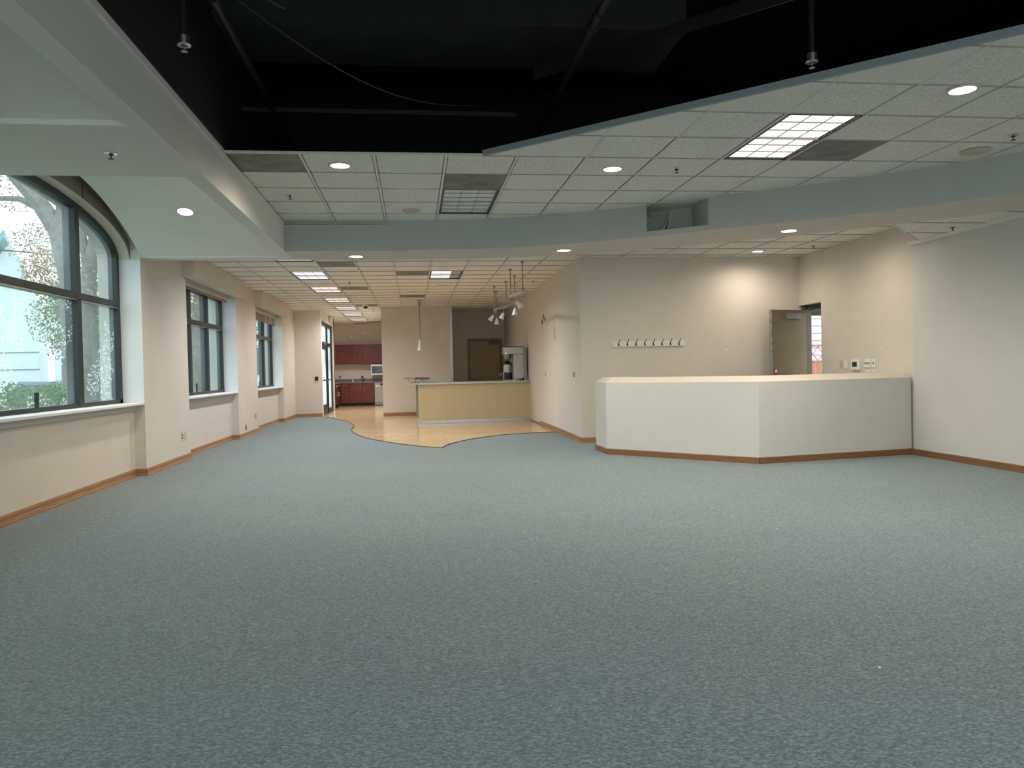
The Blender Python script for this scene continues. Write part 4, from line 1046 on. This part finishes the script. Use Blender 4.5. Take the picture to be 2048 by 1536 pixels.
# speakers
def speaker(x, y, z, label, r=.105, m_='almond_plastic'):
    t = thing('ceiling_speaker', (x,y,z), label, 'speaker')
    MB().lathe((x,y,z), [(r,0),(r*.98,-.008),(r*.9,-.011)], 28).build('rim', m_, t, smooth=True); MB().lathe((x,y,z), [(r*.9,-.011),(r*.5,-.012),(0,-.012)], 28).build('grille', m_, t)
speaker(.016,8.81,ZM,'round cream ceiling speaker beside the unlit louvred light')
speaker(4.93,6.20,ZM,'round cream ceiling speaker near the curved soffit at the right wall', .12)
speaker(.031,17.25,ZF,'round cream ceiling speaker before the bar pendant', .10)
speaker(.63,16.02,ZF,'round cream ceiling speaker behind the half dark louvred light', .10)
# dome camera
t = thing('dome_camera', (-1.213,20.4,ZF), 'white and black security dome camera on the corridor ceiling', 'camera')
MB().lathe((-1.213,20.4,ZF), [(.075,0),(.078,-.03),(.065,-.05)], 20).build('housing', 'white_plastic', t, smooth=True)
MB().lathe((-1.213,20.4,ZF-.05), [(.058,0),(.054,-.03),(.03,-.055),(0,-.06)], 18).build('dome', 'glass_black', t, smooth=True)
# pendant over the bar corner
t = thing('pendant_light', (.17,19.3,1.73), 'bar pendant with white glass shade on a long grey stem', 'pendant light')
cn = MB()
for z in (ZF, 2.93, 2.88): cn.lathe((.175,19.3,z), [(.065,0),(.06,-.008),(.012,-.022)], 18)
cn.build('canopy', 'steel_dark', t, smooth=True)
MB().tube([(.175,19.3,ZF),(.17,19.3,2.01)], .010, 8).build('stem', 'steel_dark', t)
MB().lathe((.17,19.3,1.735), [(.068,0),(.066,.02),(.045,.14),(.032,.21),(.030,.27),(0,.272)], 20).build('shade', 'pendant_glass', t, smooth=True)
# curved track light
TR = thing('track_light', (1.81,15.0,2.45), 'curving silver monorail light with six glass spots above the bar side', 'track light')
rods = [(1.81,12.549),(1.73,13.505),(1.926,14.432),(1.873,15.335),(1.729,16.226),(1.875,17.26)]
ctrl = [(1.85,12.42),(1.81,12.55),(1.70,13.1),(1.73,13.5),(1.90,14.1),(1.93,14.43),(1.91,14.9),(1.873,15.33),(1.76,15.9),(1.729,16.23),(1.78,16.8),(1.875,17.26)]
rl = catmull(ctrl, 5)
m_ = MB()
for (xa,ya),(xb,yb) in zip(rl, rl[1:]): strip((xa,ya),(xb,yb),.012,2.455,2.505,m_)
m_.build('rail', 'steel', TR)
for i, (x, y) in enumerate(rods):
    MB().lathe((x,y,ZF), [(.035 if i < 5 else .065,0),(.03 if i < 5 else .06,-.012),(.012,-.03)], 16).build('canopy', 'steel_dark', TR, smooth=True)
    MB().tube([(x,y,ZF),(x,y,2.50)], .009, 8).build('rod', 'steel_dark', TR)
    MB().tube([(x,y,2.56),(x,y,2.44)], .018, 10).build('connector', 'steel_dark', TR)
for x, y, tx, ty in ((1.75,12.95,.09,0),(1.925,14.40,-.01,0),(1.84,15.55,-.05,.02),(1.70,16.25,-.07,.02),(1.875,17.2,.0,.02),):
    s = MB(); s.tube([(x,y,2.47),(x,y,2.36)], .008, 6); a = Vector((tx,ty,-.1)).normalized()
    st = s.build('spot_stem', 'steel_dark', TR)
    MB().lathe((x,y,2.37), [(.018,0),(.035,.05),(.055,.13),(.050,.13),(.03,.05)], 16, axis=a).build('spot_shade', 'pendant_glass', TR, smooth=True)

# things up in the dark opening
B(-1.47,2.3,6.15,7.05,3.98,4.5).build('air_duct', 'dark_duct', label='wide dark grey duct crossing the black ceiling opening', cat='duct')
def pipe(pts, r, label, couplers=()):
    t = thing('sprinkler_pipe', pts[0], label, 'pipe'); MB().tube(pts, r, 12).build('run', 'dark_pipe', t, smooth=True)
    for k in couplers:
        a, c = Vector(pts[0]), Vector(pts[-1]); q = a.lerp(c, k); d = (c-a).normalized()*.05; MB().tube([q-d, q+d], r*1.45, 12).build('coupler', 'dark_pipe', t, smooth=True)
pipe([(-1.20,-4.9,3.6),(-1.20,9.6,3.6)], .028, 'dark steel pipe running beside the long beam in the opening', (.66,.69))
pipe([(1.30,-4.9,3.6),(1.30,9.6,3.6)], .032, 'dark steel pipe under the duct near the diagonal edge', (.69,.705))
pipe([(-1.46,4.35,3.66),(-1.26,4.60,3.66),(-.8,5.3,3.66)], .016, 'thin dark branch pipe feeding the hanging sprinkler by the beam')
m_ = MB(); strip((1.06,6.42),(4.9,2.55),.05,3.71,3.75,m_); strip((1.06,6.42),(4.9,2.55),.006,3.65,3.71,m_); m_.build('ceiling_strut', 'dark_pipe', label='dark metal channel slanting across the black opening', cat='strut')
B(-1.47,1.0,7.15,7.20,3.58,3.62).build('ceiling_strut', 'dark_rail', label='thin dark rail along the far side of the black opening', cat='strut')
m_ = MB(); m_.tube([(-1.12+t*1.7, 4.75+t*1.8, 3.55-.26*math.sin(math.pi*min(1,t*.9))) for t in np.linspace(0,1,16)], .005, 6); m_.build('loose_cable', 'dark_pipe', label='thin dark cable sagging across the black opening', cat='cable')

# ================================================================== OUTSIDE
B(-60,-3.82,-40,90,-.40,-.30).build('floor', 'lawn', kind='structure', label='ground outside the windows')
B(-40,-8.15,-40,90,-.30,-.28).build('floor', 'asphalt', kind='structure', label='street outside the windows')
B(6.74,40,-20,60,-.30,-.20).build('floor', 'asphalt', kind='structure', label='paving outside the reception door')
B(-8.15,-7.95,-10,44,-.30,-.12).build('street_kerb', 'kerb', label='pale concrete kerb along the street', cat='kerb')
B(-7.72,-7.5,10,23,-.30,.80).build('garden_wall', 'stucco', label='low pale wall behind the planting outside the arched window', cat='wall')
# stucco column right outside the arched window
B(-3.98,-3.82,10.62,11.1,-.3,4.2).build('outside_pier', 'stucco', label='rough stucco pier just outside the arched window', cat='pier')
# house with green roof
hp = lambda px, py, Y: pix(px, py, 1, Y)
H = thing('white_house', (-13.5,25,-.3), 'white gabled house with green roof across the street', 'house')
hx1 = -11.2; hx0 = -17.5; hy0, hy1 = 24.0, 33.0
xr_ = (hx0+hx1)/2
MB().prism([(hx0,24.0),(-10.85,24.0),(-14.6,33.0),(hx0,33.0)], -.3, 3.55).build('walls', 'house_white', H)
# front gable facing the building side
gx, gz = -11.55, 5.2
m_ = MB(); m_.add([(-12.9,24.0,3.55),(-10.85,24.0,3.55),(gx,24.0,gz),(-16.6,33,3.55),(-14.6,33,3.55),(gx-3.7,33,gz)], [(0,1,2),(3,5,4),(0,2,5,3),(1,4,5,2),(0,3,4,1)]); m_.build('gable', 'house_white', H)
m_ = MB(); m_.add([(-13.3,23.7,3.3),(gx,23.7,gz+.12),(gx-3.7,33,gz+.12),(-17,33,3.3),(-13.3,23.7,3.45),(gx,23.7,gz+.27),(gx-3.7,33,gz+.27),(-17,33,3.45)], [(0,1,2,3),(4,7,6,5),(0,4,5,1),(1,5,6,2),(2,6,7,3),(3,7,4,0)])
m_.build('roof', 'roof_green', H)
m_ = MB(); m_.add([(-17.6,23.9,3.5),(-13.2,23.9,3.5),(-15.8,28.5,6.4),(-17.6,28.5,6.4)], [(0,1,2,3),(3,2,1,0)]); m_.build('main_roof', 'roof_green', H)
for i in range(8): MB().tube([(-13.28-i*.123,23.72+i*.3,3.5),(gx-i*.123,23.72+i*.3,gz+.3)], .03, 5).build('roof_seam', 'cable' if 0 else 'roof_green', H)
MB().lathe((gx,24.0,4.05), [(.14,0),(.14,.03),(0,.03)], 14, axis=(0,-1,0)).build('gable_vent', 'cable', H)
for z in (1.0,1.5,2.0): B(-15,-10.84,23.985,24.0,z,z+.03).build('siding_line', 'stone_grey', H)
# second building far along the street
H2 = thing('long_building', (-9.5,46,-.3), 'pale low building far along the street', 'building')
B(-20,-5.2,46,52,-.3,5.0).build('walls', 'house_white', H2); B(-20.3,-4.9,45.7,52.3,5.0,5.3).build('roof', 'stone_grey', H2)
for i in range(6): B(-18+i*2.2,-16.8+i*2.2,45.96,46.01,1.2,2.8).build('window', 'car_glass', H2)

def leaf_cloud(name, mt_, c, r, n, parent, size=.12, seed=1):
    rnd = np.random.RandomState(seed); vs = []; fs = []
    n = int(n*4); size = size*.5
    for i in range(n):
        d = rnd.normal(size=3); d /= np.linalg.norm(d); p_ = np.array(c)+d*np.array(r)*rnd.uniform(.25,1)**.6
        a = rnd.normal(size=3); a /= np.linalg.norm(a); b2 = np.cross(a, rnd.normal(size=3)); b2 /= np.linalg.norm(b2); s = size*rnd.uniform(.6,1.4)
        k = len(vs); vs += [p_-a*s, p_-b2*s*.5, p_+a*s, p_+b2*s*.5]; fs.append((k,k+1,k+2,k+3))
    m_ = MB(); m_.add(vs, fs); return m_.build(name, mt_, parent)
def tree(base, trunk, branches, crowns, label, mt_='leaf_autumn', seed=1):
    t = thing('street_tree', base, label, 'tree', 'trees outside the windows')
    MB().tube([p for p, r in trunk], [r for p, r in trunk], 10).build('trunk', 'trunk', t, smooth=True)
    for b2 in branches: MB().tube([p for p, r in b2], [r for p, r in b2], 8).build('branch', 'trunk', t, smooth=True)
    for i, (c, r, n, m2, s) in enumerate(crowns): leaf_cloud('foliage', m2, c, r, n, t, s, seed*17+i)
# big leaning tree seen through the arched window
T = 17.0
a0 = hp(150,800,T); a1 = hp(143,640,T); a2 = hp(140,560,T); a3 = hp(122,470,T); a4 = hp(75,400,T); a5 = hp(25,345,T); a6 = hp(-60,270,T); a0.z = -.3
tree(a0, [(a0,.24),(a1,.20),(a2,.20),(a3,.22),(hp(118,440,T),.20)], [[(a3,.20),(a4,.17),(a5,.14),(a6,.08)],[(a3,.16),(hp(128,400,T),.14),(hp(130,330,T),.11),(hp(120,240,T),.06)],[(hp(95,425,T),.09),(hp(40,398,T+.3),.06),(hp(-10,396,T+.5),.05)]],
     [(hp(112,545,T+3),(.75,1.0,.6),420,'leaf_autumn',.08),(hp(100,500,T+3.4),(.9,1,.8),230,'leaf_autumn',.06),(hp(95,480,T+4),(.9,1.0,.5),160,'leaf_dark',.07),(hp(20,375,T+1),(1.0,1.2,.5),160,'leaf_autumn',.07),(hp(125,640,T+4),(.8,1.0,.8),420,'leaf_green',.08)],
     'big leaning street tree with sparse autumn leaves outside the arched window', seed=2)
b0 = hp(180,800,13.0); b0.z = -.3
tree(b0, [(b0,.16),(hp(179,720,13.0),.14),(hp(177,640,13.0),.12),(hp(176,560,13.0),.12),(hp(186,500,13.0),.10),(hp(195,430,13.0),.06)], [[(hp(176,540,13.0),.09),(hp(165,470,13.0),.06),(hp(158,400,13.0),.04)]],
     [(hp(203,570,13.2),(.32,.5,.40),170,'leaf_autumn',.06),(hp(207,655,13.4),(.30,.5,.35),150,'leaf_green',.06)], 'upright tree with pale trunk close to the arched window pier', seed=3)
c0 = hp(393,790,22.0); c0.z = -.3
tree(c0, [(c0,.20),(hp(395,700,22.0),.17),(hp(396,640,22.0),.16),(hp(400,560,22.0),.12)], [], [(hp(395,590,23),(1.2,1.8,.9),450,'leaf_autumn',.12),(hp(432,600,30),(1.3,2,1.0),300,'leaf_dark',.12)], 'tree with rusty leaves outside the nearer square window', seed=4)
d0_ = hp(538,770,33.0); d0_.z = -.3
tree(d0_, [(d0_,.2),(hp(538,700,33.0),.16),(hp(537,640,33.0),.12)], [], [(hp(537,650,33),(1.5,2,1.1),420,'leaf_green',.13)], 'green tree outside the farther square window', seed=5)
tree((-15.4,38,-.3), [((-15.4,38,-.3),.25),((-15.3,38,3),.2),((-15.5,38,5),.1)], [], [((-15.3,38,4.0),(2.2,2.2,2.2),1100,'leaf_dark',.16),((-14.2,39,2.2),(1.6,2,1.6),700,'hedge',.14)], 'dense dark tree standing behind the white house', seed=6)
# hedge and shrubs
def shrub(px, Y, r, n, mt_, label, z=None):
    c = hp(px, 770, Y); c.z = -.3+r[2]*.7 if z is None else z
    t = thing('garden_shrub', (c.x,c.y,-.3), label, 'shrub', 'shrubs outside the arched window')
    leaf_cloud('foliage', mt_, c, r, n, t, .05, int(px*7+Y)); MB().tube([(c.x,c.y,-.3),(c.x,c.y,c.z)], .03, 6).build('stem', 'trunk', t)
shrub(6,11.8,(.5,.5,.50),900,'hedge','bushy green shrub by the low wall, beside the white house',.72)
shrub(50,13.1,(.42,.5,.45),800,'leaf_green','yellow-green shrub by the low wall in the middle of the arched window',.65)
shrub(90,14.3,(.5,.5,.45),700,'hedge','green shrub by the low wall near the leaning tree',.70)
shrub(128,20.3,(.6,.6,.60),700,'hedge','clipped green shrub across from the leaning tree',.65)
shrub(15,9.8,(.35,.5,.30),400,'leaf_autumn','low reddish shrub close to the arched window',.62)
shrub(205,26.0,(.8,.8,.55),500,'hedge','green shrub behind the upright pale tree',.5)
# parked car
cc = hp(118,748,22.4); cx0, cy0 = cc.x-.1, 22.4
CAR = thing('parked_car', (cx0,cy0,-.28), 'grey parked car beside the white house', 'car')
prof = [(-2.1,.35),(2.1,.35),(2.15,.75),(1.5,.92),(.75,1.42),(-1.0,1.45),(-1.75,.98),(-2.15,.9)]
m_ = MB(); n_ = len(prof)
m_.add([(cx0+a*.55,cy0-.8,z-.28+.0) for a, z in prof]+[(cx0+a*.55,cy0+.8,z-.28) for a, z in prof], [tuple(range(n_)), tuple(range(2*n_-1,n_-1,-1))]+[(i,n_+i,n_+(i+1)%n_,(i+1)%n_) for i in range(n_)])
m_.build('body', 'car_paint', CAR)
for a, z0, b_, z1 in ((-.9,.98,-.05,1.36),(.0,.98,.62,1.34)): B(cx0+a*.55,cx0+b_*.55,cy0-.815,cy0-.80,z0-.28,z1-.28).build('side_window', 'car_glass', CAR)
for a in (-1.3,1.35): MB().lathe((cx0+a*.55,cy0-.82,.03), [(.20,0),(.31,.02),(.31,.2),(.2,.22)], 18, axis=(0,1,0)).build('wheel', 'tyre', CAR)
MB().tube([hp(-40,497,23.2),hp(60,505,23.2),hp(150,515,23.2),hp(240,518,23.2),hp(330,520,23.2)], .022, 5).build('power_line', 'cable', label='thin dark power line crossing the view of the arched window', cat='cable')
# outside the reception door
HS = thing('neighbour_house', (13,24,-.2), 'white clapboard house seen through the open reception door', 'house')
B(10.5,17,24,30,-.2,6).build('wall', 'siding', HS)
for i in range(24): B(10.5,17,23.97,24.0,-.2+i*.24,-.2+i*.24+.20).build('clapboard', 'siding', HS)
FN = thing('wooden_fence', (12.3,21,-.2), 'reddish wooden fence with lattice top behind the building', 'fence')
for i in range(14): B(11.0+i*.19,11.0+i*.19+.17,20.98,21.0,-.2,1.25).build('board', 'fence_red', FN)
for i in range(8): MB().tube([(11.0+i*.32,20.99,1.27),(11.0+i*.32+.32,20.99,1.68)], .012, 4).build('lattice', 'fence_red', FN); MB().tube([(11.0+i*.32+.32,20.99,1.27),(11.0+i*.32,20.99,1.68)], .012, 4).build('lattice', 'fence_red', FN)
B(11.0,13.7,20.97,21.01,1.68,1.74).build('top_rail', 'fence_red', FN); B(11.0,13.7,20.97,21.01,1.24,1.28).build('mid_rail', 'fence_red', FN)
B(6.74,12.5,12.4,17,2.32,2.55).build('porch_canopy', 'black_paint', label='dark porch canopy outside the reception door', cat='canopy')

# bits on the carpet
sc1 = pix(1758,1337,2,.007); sc2 = pix(1552,1058,2,.007)
for x, y, l in ((6.05,8.75,'tiny white paper scrap on the carpet at the off-white wall'),(sc1.x,sc1.y,'tiny white paper scrap on the open carpet'),(sc2.x,sc2.y,'tiny pale lint scrap on the carpet before the counter corner'),(-2.62,6.4,'small pale lint scrap on the carpet below the arched window')):
    MB().prism([(x,y),(x+.012,y+.003),(x+.014,y+.012),(x+.002,y+.010)], .0065, .010).build('paper_scrap', 'white_plastic', label=l, cat='scrap')
